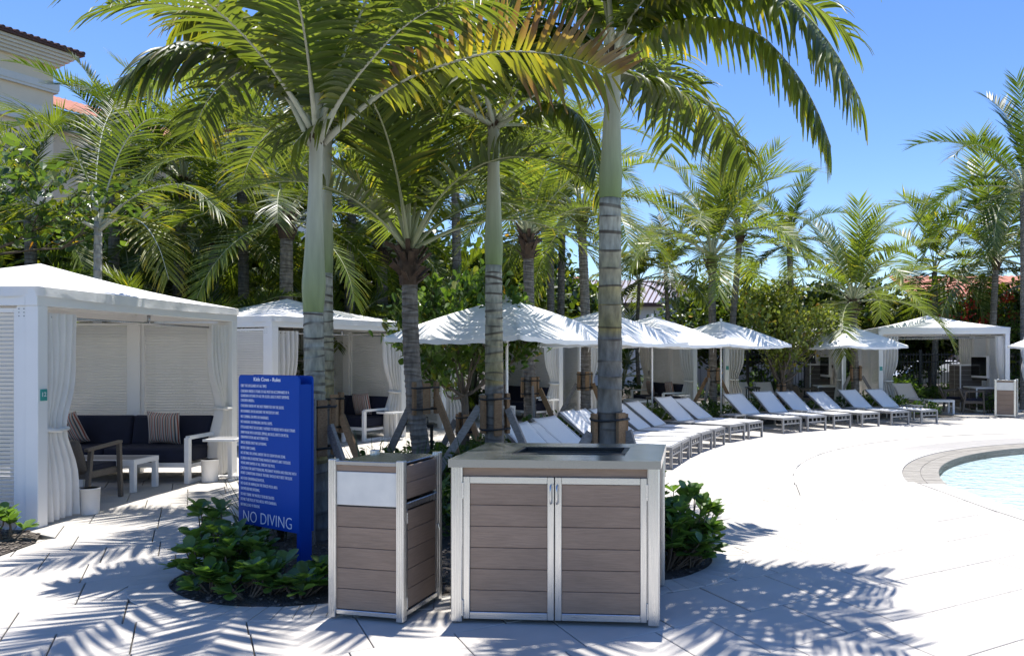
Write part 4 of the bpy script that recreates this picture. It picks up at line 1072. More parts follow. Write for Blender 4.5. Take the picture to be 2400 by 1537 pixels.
def put_fronds(t, kind, origin, count, seed, scale=1.0, elev=None, az=None, az0=None):
    rnd = random.Random(seed); a = rnd.uniform(0, 6.28) if az0 is None else az0
    for k in range(count):
        ei = elev[k % len(elev)] if elev else min(5, int(6 * (k + rnd.uniform(0, .9)) / count))
        o = obj('frond', FR[(kind, ei, rnd.randrange(2))], t, loc=origin)
        an = R(az[k]) if az else a + k * 2.39996
        s_ = scale * rnd.uniform(.88, 1.1)
        o.rotation_euler = (rnd.uniform(-.12, .12), rnd.uniform(-.1, .1), an); o.scale = (s_, s_, s_)
def ring_trunk(path, r0, r1, gap0, gap1, colf, dark=(.06, .04, .03), n=26, seed=0, ridge=.004, flare=.25, wav=.016, band=.020):
    rnd = random.Random(seed); sp = smooth_path(path, 60); cum = [0]
    for a, b in zip(sp[:-1], sp[1:]): cum.append(cum[-1] + (b - a).length)
    Lt = cum[-1]
    def at_(s):
        s = max(0, min(Lt, s))
        for i in range(len(cum) - 1):
            if s <= cum[i + 1]: return sp[i].lerp(sp[i + 1], (s - cum[i]) / max(1e-9, cum[i + 1] - cum[i]))
        return sp[-1]
    st = [(0, 0)]; s = gap0; band0 = band
    while s < Lt - .02:
        band = band0 * rnd.uniform(.55, 1.5)
        st += [(s - band * .6, 0), (s - band * .35, 1), (s + band * .5, 1), (s + band * .75, 0)]
        s += (gap0 + (gap1 - gap0) * s / Lt) * rnd.uniform(.6, 1.4)
    st.append((Lt, 0)); mb = MB(); mb.c = []; ph = 0; ax = rnd.uniform(0, 6.28)
    for si, (s, dk) in enumerate(st):
        if si % 4 == 1: ax = rnd.uniform(0, 6.28); am = wav * rnd.uniform(.3, 1.5); fade = rnd.uniform(0, .45); fa = rnd.uniform(0, 6.28)
        if si == 0: fade = 0; fa = 0
        if si == 0 or si == len(st) - 1: am = 0
        q = s / Lt; r = (r0 + (r1 - r0) * q) * (1 + flare * math.exp(-s / .12)) + ridge * dk
        cc = colf(q, rnd)
        for j in range(n):
            a = 2 * math.pi * j / n; c = at_(s + am * math.sin(a + ax))
            rj = r * (1 + rnd.gauss(0, .012)); mb.v.append((c.x + rj * math.cos(a), c.y + rj * math.sin(a), c.z)); mb.c.append((*(lerp3(dark, cc, min(.95, .1 + .45 * (1 - q) + fade * (1 + math.sin(a * 2 + fa)))) if dk else lerp3(cc, (.16, .14, .12), max(0, rnd.gauss(0, .22)))), 1))
    for i in range(len(st) - 1):
        for j in range(n): mb.f.append((i * n + j, i * n + (j + 1) % n, (i + 1) * n + (j + 1) % n, (i + 1) * n + j)); mb.m.append(0)
    mb.f.append(tuple((len(st) - 1) * n + j for j in range(n))); mb.m.append(0)
    return mb.mesh('trunk', M_trunk, True)
def shaft_mesh(a, b, rb, rm, rt, seed=0, greenish=.5):
    mb = MB(); mb.c = []; n = 24; K = 22; rnd = random.Random(seed)
    for i in range(K + 1):
        q = i / K; r = rb + (rm - rb) * math.sin(min(1, q / .18) * math.pi / 2) if q < .18 else rm + (rt - rm) * min(1, (q - .18) / .5) ** .75
        c = a.lerp(b, q)
        g = lerp3((.20, .26, .085), (.43, .44, .34), min(1, q / greenish)); g = lerp3(g, (.50, .49, .43), max(0, q - .55) / .45)
        for j in range(n):
            an = 2 * math.pi * j / n; rr_ = r * (1 + .012 * math.sin(3 * an + q * 5))
            mb.v.append((c.x + rr_ * math.cos(an), c.y + rr_ * math.sin(an), c.z)); mb.c.append((*g, 1))
    for i in range(K):
        for j in range(n): mb.f.append((i * n + j, i * n + (j + 1) % n, (i + 1) * n + (j + 1) % n, (i + 1) * n + j)); mb.m.append(0)
    return mb.mesh('crownshaft', M_shaft, True)
def hero_col(ylo=.45):
    def f(q, rnd):
        if q < ylo: return lerp3((.20, .185, .165), (.27, .25, .21), rnd.random())
        w_ = (q - ylo) / (1 - ylo)
        return lerp3(lerp3((.30, .26, .16), (.42, .33, .10), rnd.random()), (.44, .44, .38), min(1, w_ * 1.4 * rnd.uniform(.6, 1.1)))
    return f
def coco_col(q, rnd): return lerp3((.21, .185, .16), (.32, .285, .25), rnd.random())
def hero_palm(name, label, base, shaft_lo, shaft_hi, r, seed, lean=0.0, rs=.1, ylo=.45, gap=(.14, .078)):
    t = thing('palm_tree', label, 'palm tree', base)
    loc = lambda p: p - base
    obj('trunk', ring_trunk([Vector((0, 0, -.05)), loc(shaft_lo) * .5 + Vector((lean, 0, 0)), loc(shaft_lo)], r, r * .80, gap[0], gap[1], hero_col(ylo), seed=seed), t)
    obj('crownshaft', shaft_mesh(loc(shaft_lo), loc(shaft_hi), r * .83, rs, r * .58, seed), t)
    sh = MB(); top = loc(shaft_hi)                      # dried brown sheath edge where the fronds leave the shaft
    for k in range(7):
        a = k * .9; sh.bar(top + Vector((math.cos(a) * r * .5, math.sin(a) * r * .5, -.10)), top + Vector((math.cos(a) * r * .62, math.sin(a) * r * .62, .03)), .05, .006, up=(math.cos(a), math.sin(a), 0))
    sh.build('sheath', M_fibre, t)
    return t, loc
def add_frond(t, loc, pts, seed, **k):
    path = [loc(P(*p)) for p in pts]
    return obj('frond', frond_mesh(path, seed=seed, **k), t)
HK = dict(ragged=.14, n=54, llen=.64, lw=.078, nseg=7, rr=.021, mats=[M_frond, M_rachis_pale])
TG = tint_green(MIDG, YG, .25, .05)
# palm beside the rules sign
b1 = Vector((-3.0, 7.15, 0)); t1, l1 = hero_palm('a', 'palm with pale swollen crownshaft directly behind the blue rules sign', b1, P(734, 732, 7.15), P(742, 315, 7.15), .105, 5, rs=.104, ylo=.35)
add_frond(t1, l1, [(742, 330, 7.15), (748, 200, 7.05), (748, 90, 6.95), (745, -20, 6.8), (738, -120, 6.5), (730, -180, 6.0)], 1, tint=tint_green((.12, .16, .06), (.16, .18, .05), .1, .02), droop=1.0, up=10, petiole=.10, fwd=(0, 40), hdir=(0, -1, 0), **{**HK, 'rr': .040, 'llen': .74, 'n': 46, 'lw': .085})
add_frond(t1, l1, [(735, 330, 7.15), (690, 180, 7.2), (640, 95, 7.2), (570, 35, 7.1), (490, 20, 7.0), (410, 60, 6.9)], 2, tint=tint_green(YG, YEL, .25, .12), droop=1.8, up=-5, fwd=(5, 40), petiole=.18, **HK)
add_frond(t1, l1, [(730, 340, 7.15), (665, 215, 7.0), (580, 145, 6.8), (490, 113, 6.6), (395, 124, 6.5), (310, 172, 6.4)], 3, tint=tint_green(DEEP, YG, .2, .02), droop=1.9, up=-8, fwd=(25, 55), petiole=.16, **HK)  # shade of the backlit underside painted in by the deep green tint
add_frond(t1, l1, [(758, 335, 7.2), (830, 268, 7.1), (900, 216, 6.95), (970, 178, 6.8), (1060, 146, 6.6), (1160, 122, 6.45), (1270, 124, 6.3), (1360, 143, 6.2), (1440, 182, 6.1)], 4, tint=tint_brown, droop=(1.5, .15), up=(-45, 62), fwd=(8, 42), petiole=.24, curl=1.2, **{**HK, 'llen': .60, 'n': 44, 'lw': .088})
add_frond(t1, l1, [(752, 330, 7.2), (790, 190, 7.3), (850, 85, 7.5), (930, 30, 7.7), (1020, 20, 7.9), (1110, 70, 8.0)], 5, tint=TG, droop=1.7, up=0, fwd=(8, 40), petiole=.15, **HK)
add_frond(t1, l1, [(735, 335, 7.2), (700, 210, 7.4), (640, 160, 7.7), (560, 170, 8.0), (490, 230, 8.2), (450, 320, 8.3)], 6, tint=TG, droop=1.7, up=0, fwd=(8, 40), petiole=.15, **HK)
add_frond(t1, l1, [(748, 330, 7.1), (800, 230, 6.9), (870, 140, 6.6), (950, 60, 6.3), (1040, 10, 6.1), (1140, 0, 5.9)], 7, tint=TG, droop=1.7, up=0, fwd=(8, 40), petiole=.15, **HK)
put_fronds(t1, 'royal', l1(P(742, 325, 7.15)), 4, 5, 1.0, elev=[2, 2, 1, 2], az=[255, 290, 315, 110])
# palm behind it
b = Vector((-3.66, 9.0, 0)); t2, l2 = hero_palm('b', 'slender palm standing close behind the one with the swollen crownshaft', b, P(765, 640, 9.0), P(768, 290, 9.0), .085, 6, rs=.075)
put_fronds(t2, 'royal', l2(P(768, 300, 9.0)), 11, 15, 1.0, elev=[0, 1, 1, 2, 2, 3, 3, 2, 1, 3, 2])
# palm behind the waste bin and cabinet
b = Vector((-1.70, 9.0, 0)); t3, l3 = hero_palm('c', 'straight palm with green crownshaft behind the gap of the two brown cabinets', b, P(1157, 622, 9.0), P(1157, 290, 9.0), .118, 7, rs=.108, ylo=.5)
add_frond(t3, l3, [(1160, 300, 9.0), (1230, 262, 8.8), (1310, 245, 8.6), (1370, 290, 8.5), (1400, 400, 8.5)], 11, tint=TG, droop=2.2, up=-5, fwd=(5, 35), petiole=.2, **HK)
add_frond(t3, l3, [(1155, 300, 9.0), (1090, 215, 8.9), (1010, 170, 8.8), (930, 190, 8.7), (870, 290, 8.7)], 12, tint=tint_green(DEEP, YG, .2, .02), droop=2.2, up=-5, fwd=(5, 35), petiole=.2, **HK)
put_fronds(t3, 'royal', l3(P(1157, 295, 9.0)), 12, 9, 1.05, elev=[0, 1, 1, 2, 2, 3, 3, 4, 3, 2, 3, 4])
# thick palm behind the cabinet
b = Vector((-.285, 7.2, 0)); t4, l4 = hero_palm('d', 'thick palm with dark ringed trunk behind the wide cabinet, strapped with timber', b, P(1430, 466, 7.2), P(1438, 118, 7.2), .125, 8, rs=.108, ylo=.62, gap=(.18, .14))
add_frond(t4, l4, [(1440, 145, 7.2), (1495, 92, 7.1), (1570, 55, 7.0), (1660, 42, 6.9), (1770, 75, 6.75), (1860, 165, 6.65), (1915, 260, 6.6), (1948, 345, 6.55)], 21, tint=tint_green(MIDG, YG, .45, .05), droop=3.2, up=-12, fwd=(2, 30), petiole=.09, **{**HK, 'n': 66, 'llen': .58})
add_frond(t4, l4, [(1440, 125, 7.2), (1510, 30, 7.0), (1610, -30, 6.8), (1740, -50, 6.5), (1860, 10, 6.3), (1950, 110, 6.2), (2018, 235, 6.1)], 22, tint=tint_green(MIDG, YG, .4, .05), droop=3.0, up=-10, fwd=(2, 30), petiole=.12, **{**HK, 'n': 66, 'llen': .72})
add_frond(t4, l4, [(1442, 160, 7.3), (1500, 178, 7.6), (1570, 208, 7.8), (1650, 248, 8.0), (1715, 315, 8.2), (1760, 392, 8.3)], 23, tint=tint_green(MIDG, YG, .4, .05), droop=3.2, up=-12, fwd=(2, 30), petiole=.06, **{**HK, 'n': 64, 'llen': .66})
add_frond(t4, l4, [(1434, 130, 7.2), (1400, 40, 7.2), (1340, -30, 7.2), (1260, -60, 7.1), (1180, -20, 7.0)], 24, tint=TG, droop=1.7, up=-4, fwd=(8, 40), petiole=.15, **HK)
add_frond(t4, l4, [(1432, 140, 7.2), (1370, 80, 7.5), (1290, 55, 7.8), (1210, 80, 8.0), (1150, 150, 8.2)], 25, tint=tint_green(DEEP, YG, .2, .02), droop=2.2, up=-5, fwd=(5, 35), petiole=.15, **HK)
add_frond(t4, l4, [(1438, 125, 7.2), (1480, 40, 6.9), (1560, -60, 6.5), (1680, -140, 6.0), (1850, -160, 5.6), (2020, -90, 5.3)], 26, tint=TG, droop=1.7, up=-4, fwd=(8, 40), petiole=.12, **HK)
add_frond(t4, l4, [(1436, 125, 7.2), (1420, 20, 7.0), (1400, -70, 6.6), (1370, -130, 6.1), (1320, -140, 5.6), (1250, -60, 5.2)], 27, tint=TG, droop=1.7, up=-4, fwd=(8, 40), petiole=.12, **HK)
put_fronds(t4, 'royal', l4(P(1437, 122, 7.2)), 7, 19, 1.05, elev=[1, 2, 3, 1, 3, 2, 3], az=[300, 320, 345, 100, 130, 265, 70])
# coconut palms along the bed and in the garden
def boot(t, top, r, seed):
    rnd = random.Random(seed); mb = MB()
    for k in range(26):
        a = k * 2.4; z = -.34 + .42 * k / 26; rr_ = r * (1.15 + .25 * math.sin(k)); p0 = top + Vector((math.cos(a) * r * .9, math.sin(a) * r * .9, z)); d = Vector((math.cos(a), math.sin(a), rnd.uniform(.4, 2.2))).normalized()
        mb.bar(p0, p0 + d * rnd.uniform(.12, .26), rnd.uniform(.05, .09), .015, up=(math.cos(a), math.sin(a), .2))
    mb.tube([top + Vector((0, 0, -.36)), top + Vector((0, 0, -.1)), top + Vector((0, 0, .1))], [r * 1.05, r * 1.35, r * .7], 10)
    mb.build('leaf_bases', M_fibre, t)
def coco(label, px, Y, cx, cy, r=.10, count=16, scale=1.0, kind='coco', seed=0, lean=.0, grp=None, az0=None, elev=None, name='coconut_palm', bt=True, az=None, gap=.055, base=None):
    bs = base if base is not None else Vector(((px - CX) * Y / FPX, Y, 0)); t = thing(name, label, 'palm tree', bs, 0, grp)
    top = P(cx, cy, Y) - bs
    obj('trunk', ring_trunk([Vector((0, 0, -.05)), top * .5 + Vector((lean, 0, 0)), top], r * 1.08, r * .85, gap, gap * .8, coco_col, dark=(.10, .08, .065), seed=seed, ridge=.005, n=14, wav=.016), t)
    if bt: boot(t, top, r, seed)
    put_fronds(t, kind, top + Vector((0, 0, .04)), count, seed, scale, elev=elev, az0=az0, az=az)
    return t, (lambda p: p - bs)
coco('coconut palm with shaggy brown leaf bases behind the waste bin, propped with boards', 1000, 9.5, 958, 600, .105, 14, 1.0, seed=3, lean=-.06, elev=[0, 0, 1, 1, 1, 2, 1, 2, 2, 2, 3])
coco('grey ringed coconut palm between the round-leaved tree and the thick palm', 1243, 13.8, 1238, 560, .105, 14, 1.0, seed=4, elev=[0, 0, 1, 1, 2, 2, 2, 3, 3])
coco('slim grey coconut palm just behind the thick strapped palm', 1372, 16.4, 1362, 500, .105, 16, 1.0, seed=5, lean=.05)
coco('coconut palm with wooden props behind the loungers, between two parasols', 1672, 20.3, 1668, 610, .105, 18, 1.2, seed=6, elev=[0, 0, 1, 1, 1, 2, 2, 2, 3, 3, 3, 3, 2, 4, 4])
coco('short coconut palm with wooden props before the end cabana', 2006, 22.0, 2000, 712, .11, 18, 1.12, seed=7, elev=[0, 0, 0, 1, 1, 1, 2, 2, 2, 2, 3, 3, 4, 4, 5, 3])
# pale palm behind cabana 12
bs = Vector(((228 - CX) * 13.4 / FPX, 13.4, 0)); tA = thing('palm_tree', 'palm with thin pale trunk rising behind the cabana numbered 12', 'palm tree', bs); lA = lambda p: p - bs
obj('trunk', ring_trunk([Vector((0, 0, -.05)), (P(228, 640, 13.4) - bs) * .6, P(230, 520, 13.4) - bs], .075, .06, .2, .14, lambda q, r_: (.42, .42, .39), dark=(.30, .29, .27), n=12), tA)
AK = dict(n=44, llen=.72, lw=.055, nseg=5, rr=.024, mats=[M_frond, M_rachis_pale], droop=.9, petiole=.2)
for k, (pts, tn, up) in enumerate([
  ([(228, 530, 13.4), (208, 430, 13.3), (150, 330, 13.1), (70, 270, 12.9), (-40, 245, 12.7)], TG, 10),
  ([(232, 530, 13.4), (252, 440, 13.3), (290, 340, 13.1), (350, 280, 12.9), (430, 290, 12.8)], tint_green(LIGHT, YG, .2, .02), 15),
  ([(234, 530, 13.4), (300, 470, 13.2), (380, 435, 13.0), (450, 440, 12.9), (520, 500, 12.8)], tint_green(MIDG, YEL, .2, .05), 0),
  ([(232, 540, 13.4), (275, 512, 13.0), (330, 520, 12.7), (370, 575, 12.5), (396, 655, 12.4)], tint_green(YG, YEL, .3, .2), 5),
  ([(224, 535, 13.4), (150, 500, 13.1), (60, 490, 12.8), (-40, 540, 12.6)], TG, 5),
  ([(230, 530, 13.4), (225, 420, 13.8), (240, 310, 14.3), (270, 240, 15)], TG, 10)]):
    obj('frond', frond_mesh([lA(P(*p)) for p in pts], seed=60 + k, tint=tn, up=up, **AK), tA)
# further palms of the garden
gp = 'palms of the garden behind the cabanas'
for k, (nm, lb, px, Y, cx, cy, r, cnt, sc, kd, nam) in enumerate([
  (0, 'tall dark palm against the hotel roof behind cabana 12', 262, 18, 270, 350, .12, 16, 1.0, 'dark', 'garden_palm'),
  (0, 'leafy palm at the edge of the garden beside the hotel tower', 60, 16, 70, 520, .12, 15, 1.05, 'areca', 'garden_palm'),
  (0, 'palm with drooping fronds behind the ridge of cabana 12', 420, 19, 430, 430, .12, 16, 1.1, 'coco', 'garden_palm'),
  (0, 'broad palm with reddish brown trunk between the first two cabanas', 668, 16, 672, 520, .14, 16, 1.0, 'coco', 'garden_palm'),
  (0, 'tall bright palm above the gap of the first two cabanas', 560, 18, 565, 360, .12, 17, 1.1, 'coco', 'garden_palm'),
  (0, 'palm with arching fronds directly above the second cabana roof', 830, 19, 825, 470, .12, 17, 1.1, 'areca', 'garden_palm'),
  (0, 'dark trunked palm right of the second cabana roof', 898, 20, 895, 590, .15, 15, 1.0, 'coco', 'garden_palm'),
  (0, 'tall palm high over the round-leaved tree', 1060, 20, 1065, 350, .12, 17, 1.15, 'coco', 'garden_palm'),
  (0, 'palm behind the round-leaved tree and the first parasol', 1150, 23, 1160, 480, .12, 16, 1.15, 'dark', 'garden_palm'),
  (0, 'tall palm above the metal roof', 1310, 25, 1320, 390, .12, 17, 1.15, 'coco', 'garden_palm'),
  (0, 'slender palm with ochre lower fronds before the grey pool house wall', 1562, 27, 1560, 640, .08, 14, .95, 'royal', 'garden_palm'),
  (0, 'slender palm beside the metal roof edge', 1500, 27.5, 1498, 665, .07, 12, .9, 'royal', 'garden_palm'),
  (0, 'tall palm behind the coconut palm with props', 1700, 27, 1735, 545, .12, 18, 1.15, 'coco', 'garden_palm'),
  (0, 'palm rising behind the small leafy tree', 1850, 28, 1850, 575, .12, 15, 1.1, 'dark', 'garden_palm'),
  (0, 'pale trunked palm behind the end cabana, beside red blossom', 2332, 27, 2335, 610, .12, 17, 1.6, 'coco', 'garden_palm'),
  (0, 'dark crowned tall palm past the end cabana', 2402, 24, 2400, 450, .13, 18, 1.5, 'dark', 'garden_palm'),
  (0, 'palm with fine fronds behind the end cabana roof', 2185, 30, 2190, 640, .12, 15, 1.5, 'areca', 'garden_palm'),
  (0, 'palm between the pale trunk and the hotel wing', 320, 21, 318, 470, .12, 16, 1.1, 'coco', 'garden_palm'),
  (0, 'feathery palm between the first cabana roof and the swollen crownshaft', 500, 17.5, 500, 560, .11, 15, .95, 'coco', 'garden_palm'),
  (0, 'dark palm straight behind the swollen crownshaft', 735, 22, 735, 430, .12, 16, 1.1, 'dark', 'garden_palm'),
  (0, 'bright palm between the swollen crownshaft and the shaggy coconut palm', 900, 23, 905, 440, .12, 16, 1.1, 'coco', 'garden_palm'),
  (0, 'palm beside the slim coconut palm before the metal roof', 1290, 24, 1290, 545, .12, 15, 1.1, 'coco', 'garden_palm'),
  (0, 'low palm above the corner of the end cabana', 2440, 29, 2430, 660, .12, 14, 1.4, 'royal', 'garden_palm')]):
    coco(lb, px, Y, cx, cy, r, cnt, sc, kd, 100 + k, lean=.1 * math.sin(k * 2.1), grp=gp, name=nam, bt=kd == 'coco', gap=.09)
def clump(label, px, Y, h, seed, kind='areca', n=4, sc=.9):
    bs = Vector(((px - CX) * Y / FPX, Y, 0)); t = thing('areca_palm', label, 'palm', bs, 0, 'low palms filling the garden'); rnd = random.Random(seed)
    for k in range(n):
        a = k * 2.4; top = Vector((math.cos(a) * .5, math.sin(a) * .5, h * rnd.uniform(.5, 1)))
        MB().tube([(math.cos(a) * .15, math.sin(a) * .15, -.05), tuple(top)], [.05, .035], 8).build('stem', M_rachis, t)
        put_fronds(t, kind, top, 7, seed + k, sc, elev=[0, 1, 2, 3, 1, 2, 4])
for k, (px, Y, h) in enumerate([(-60, 13.5, 2.2), (95, 14.5, 1.8), (350, 15, 2.0), (470, 16, 2.2), (590, 17.5, 1.6), (760, 18, 2.0), (960, 20, 1.6), (1090, 24, 2.0), (1230, 26, 2.4), (1440, 28, 1.6), (-150, 16, 3), (180, 17, 3), (330, 20, 3.4), (520, 21, 3.2), (680, 22, 3.2), (900, 24, 3.2), (1030, 26, 3.4)]):
    clump('bushy low palm clump filling the garden behind the cabanas', px, Y, h, 300 + k * 5, 'areca' if k % 3 else 'dark')

# ------------------------------------------------------------------ timber braces strapped to the palms
def brace(label, c, r, z0, z1, props, seed, reach=.75):
    c = Vector(c); t = thing('tree_brace', label, 'tree brace', (c.x, c.y, 0), 0, None); rnd = random.Random(seed)
    for k in range(4):
        a = rnd.uniform(-.2, .2) + k * math.pi / 2 + .6; p = Vector((math.cos(a), math.sin(a), 0)) * (r + .022)
        MB().box((p.x, p.y, (z0 + z1) / 2), (.042, .088, z1 - z0 + rnd.uniform(-.03, .03)), Matrix.Rotation(a, 3, 'Z'), 0, .003).build('batten', M_lumber2, t)
    for z in (z0 + .06, z1 - .06):
        MB().tube([(math.cos(k * math.pi / 8) * (r + .047), math.sin(k * math.pi / 8) * (r + .047), z + .006 * math.sin(k)) for k in range(17)], .012, 6, cap=False).build('strap', M_strap, t)
    for (az, dist, zt, m_) in props:
        a = R(az); d = Vector((math.cos(a), math.sin(a), 0)); top = d * (r + .05) + Vector((0, 0, zt)); ft = d * (r + dist)
        MB().bar(top, ft + Vector((0, 0, -.02)), .088, .038, 0, .003, up=(math.cos(a + 1.57), math.sin(a + 1.57), 0)).build('prop', m_, t)
brace('timber brace strapped to the palm behind the rules sign', (-3.0, 7.15), .112, .78, 1.28, [(-30, .62, 1.05, M_lumber), (200, .30, 1.2, M_lumber), (-78, .14, 1.3, M_lumber)], 1)
brace('timber brace strapped to the slender palm behind the swollen palm', (-3.62, 9.0), .095, .80, 1.25, [(-20, .55, 1.0, M_lumber2), (120, .5, 1.0, M_lumber)], 2)
brace('timber brace strapped to the palm behind the gap of the brown cabinets', (-1.70, 9.0), .128, .78, 1.25, [(-22, .60, 1.08, M_lumber), (190, .75, 1.1, M_lumber), (95, .7, 1.0, M_lumber2)], 3)
brace('timber brace strapped to the thick palm behind the wide cabinet', (-.285, 7.2), .133, .74, 1.16, [(-25, .40, 1.0, M_lumber), (200, .70, .98, M_lumber), (100, .6, 1.0, M_lumber2)], 4)
brace('timber brace strapped to the shaggy coconut palm behind the waste bin', (-2.66, 9.5), .125, .98, 1.36, [(-25, .62, 1.2, M_lumber2), (170, .6, 1.1, M_lumber)], 5)
brace('timber brace on the grey coconut palm beside the round-leaved tree', (-1.97, 13.8), .125, .95, 1.3, [(-15, .6, 1.1, M_lumber2), (-70, .25, 1.15, M_lumber)], 6)
brace('timber brace on the slim coconut palm behind the thick palm', (-1.18, 16.4), .125, .95, 1.35, [(195, .65, 1.1, M_lumber), (-10, .5, 1.1, M_lumber2)], 7)
brace('timber brace on the coconut palm between two parasols', (1.94, 20.3), .125, .95, 1.35, [(190, .65, 1.1, M_lumber2), (-15, .6, 1.1, M_lumber2), (230, .45, 1.1, M_lumber)], 8)
brace('timber brace on the short coconut palm before the end cabana', (6.18, 22.0), .13, .95, 1.4, [(190, .65, 1.1, M_lumber), (-15, .7, 1.1, M_lumber)], 9)
# ------------------------------------------------------------------ broad-leaved plants
LEAF = np.array([(0, 0, 0), (-.27, .42, .03), (-.33, .74, .05), (-.16, .96, .02), (0, 1, -.01), (.16, .96, .02), (.33, .74, .05), (.27, .42, .03), (0, .55, -.03)], float)
LEAF_F = [(0, 8, 2, 1), (8, 4, 3, 2), (0, 7, 6, 8), (8, 6, 5, 4)]
def frame(d, roll, rnd):
    d = d.normalized(); a = Vector((0, 0, 1)) if abs(d.z) < .95 else Vector((1, 0, 0)); x = d.cross(a).normalized(); z = x.cross(d)
    q = Quaternion(d, roll); return q @ x, d, q @ z
def leaves_mesh(name, items, m=None, lens=1.0, width=1.0):
    """items: (pos, dir, roll, size, colour)"""
    n = len(items); V = np.zeros((n, 9, 3)); Cc = np.zeros((n, 9, 4)); Cc[:, :, 3] = 1
    for i, (p, d, roll, s_, c) in enumerate(items):
        x, y, z = frame(d, roll, None); Mx = np.array([tuple(x), tuple(y), tuple(z)])
        L_ = LEAF * (s_ * width, s_ * lens, s_); V[i] = L_ @ Mx + np.array(tuple(p)); Cc[i, :, :3] = c
    mb = MB(); mb.v = [tuple(q) for q in V.reshape(-1, 3)]; mb.c = Cc.reshape(-1, 4)
    mb.f = [tuple(i * 9 + k for k in f) for i in range(n) for f in LEAF_F]; mb.m = [0] * len(mb.f)
    return mb.mesh(name, m or M_leaf)
def branches(rnd, start, dirs, length, r, depth, out, tips, spread=.6, curl=.25, seg=4, upb=.12):
    for d in dirs:
        p = start.copy(); pts = [p.copy()]; dd = d.normalized(); ln = length * rnd.uniform(.75, 1.2)
        for k in range(seg):
            dd = (dd + Vector((rnd.uniform(-curl, curl), rnd.uniform(-curl, curl), rnd.uniform(-curl, curl) + upb))).normalized(); p = p + dd * ln / seg; pts.append(p.copy())
            if depth <= 1: tips.append((p.copy(), dd.copy()))
        out.append((pts, [r * (1 - .6 * i / seg) for i in range(seg + 1)]))
        if depth > 0:
            n_ = rnd.choice((2, 3, 3)); nd = []
            for k in range(n_): nd.append((dd + Vector((rnd.uniform(-1, 1), rnd.uniform(-1, 1), rnd.uniform(-.6, .8))) * spread * 1.3))
            branches(rnd, p, nd, length * .72, r * .45, depth - 1, out, tips, spread, curl, seg, upb)
            mid = pts[seg // 2]; branches(rnd, mid, [(dd + Vector((rnd.uniform(-1, 1), rnd.uniform(-1, 1), rnd.uniform(-.5, .6))) * spread * 1.5)], length * .6, r * .4, depth - 1, out, tips, spread, curl, seg, upb)
        else: tips.append((p.copy(), dd.copy()))
def leaf_items(rnd, tips, per, size, cols, yellow=.02, jit=.06, updir=.35, box=None):
    it = []
    for p, d in tips:
        for k in range(per):
            dv = Vector((rnd.gauss(0, 1), rnd.gauss(0, 1), rnd.gauss(updir, .7))).normalized() * .9 + d * .5
            c = lerp3(cols[0], cols[1], rnd.random() ** 1.4); r = rnd.random()
            if r < yellow: c = lerp3(YEL, (.40, .18, .03), rnd.random())
            elif r < yellow + .08: c = lerp3(c, YG, .8)
            it.append((p + Vector((rnd.gauss(0, jit), rnd.gauss(0, jit), rnd.gauss(0, jit))), dv, rnd.uniform(-.8, .8), size * rnd.uniform(.65, 1.15), c))
    return it
def tree_mesh(seed, H0, dirs, length, r, depth, per, size, cols, yellow=.02, jit=.06, trunkr=.07, upb=.12, spread=.6):
    rnd = random.Random(seed); br = []; tips = []
    st = Vector((0, 0, H0)); branches(rnd, st, dirs, length, r, depth, br, tips, upb=upb, spread=spread)
    tk = MB()
    if H0 > 0: tk.tube([(0, 0, -.05), (.03, .02, H0 * .5), (0, 0, H0 + .03)], [trunkr * 1.25, trunkr, trunkr * .9], 10)
    for pts, rad in br: tk.tube(pts, rad, 5, cap=False)
    return tk.mesh('trunk', M_bark, True), leaves_mesh('crown', leaf_items(rnd, tips, per, size, cols, yellow, jit))
def radial(n, el, rnd): return [Vector((math.cos(2 * math.pi * k / n + rnd.uniform(-.3, .3)), math.sin(2 * math.pi * k / n + rnd.uniform(-.3, .3)), math.tan(R(el + rnd.uniform(-12, 12))))) for k in range(n)]
rnd = random.Random(77)
GA, GB = (.026, .062, .014), (.075, .135, .028)
# round-leaved tree in the bed behind the bin
tr_m, cr_m = tree_mesh(12, .95, radial(4, 35, rnd) + radial(3, 70, rnd) + radial(3, 5, rnd), .85, .03, 2, 4, .15, ((.035, .078, .018), (.10, .17, .035)), .012, .07, .07, .10, .55)
t = thing('round_leaved_tree', 'small tree with round glossy leaves beneath and behind the first parasol', 'tree', (-2.72, 11.9, 0)); obj('trunk', tr_m, t); obj('crown', cr_m, t)
t.scale = (.86, .86, 1.12); t.rotation_euler = (0, 0, .4)
# loose leafy tree before the cabana with the television
tr_m, cr_m = tree_mesh(22, .95, radial(5, 48, rnd) + radial(4, 72, rnd) + radial(4, 22, rnd), 1.05, .035, 2, 6, .125, ((.12, .17, .03), (.30, .34, .07)), .03, .12, .07, .22, .5)
t = thing('leafy_tree', 'small tree with loose yellow green leaves between two parasols and braced trunk', 'tree', (3.72, 20.2, 0)); obj('trunk', tr_m, t); obj('crown', cr_m, t)
brace('timber brace strapped to the small leafy tree', (3.72, 20.2), .085, .55, .95, [(210, .5, .8, M_lumber), (-30, .4, .8, M_lumber)], 12)
brace('timber brace strapped to the round-leaved tree', (-2.72, 11.9), .085, .45, .8, [(200, .4, .7, M_lumber), (-30, .4, .7, M_lumber2)], 13)
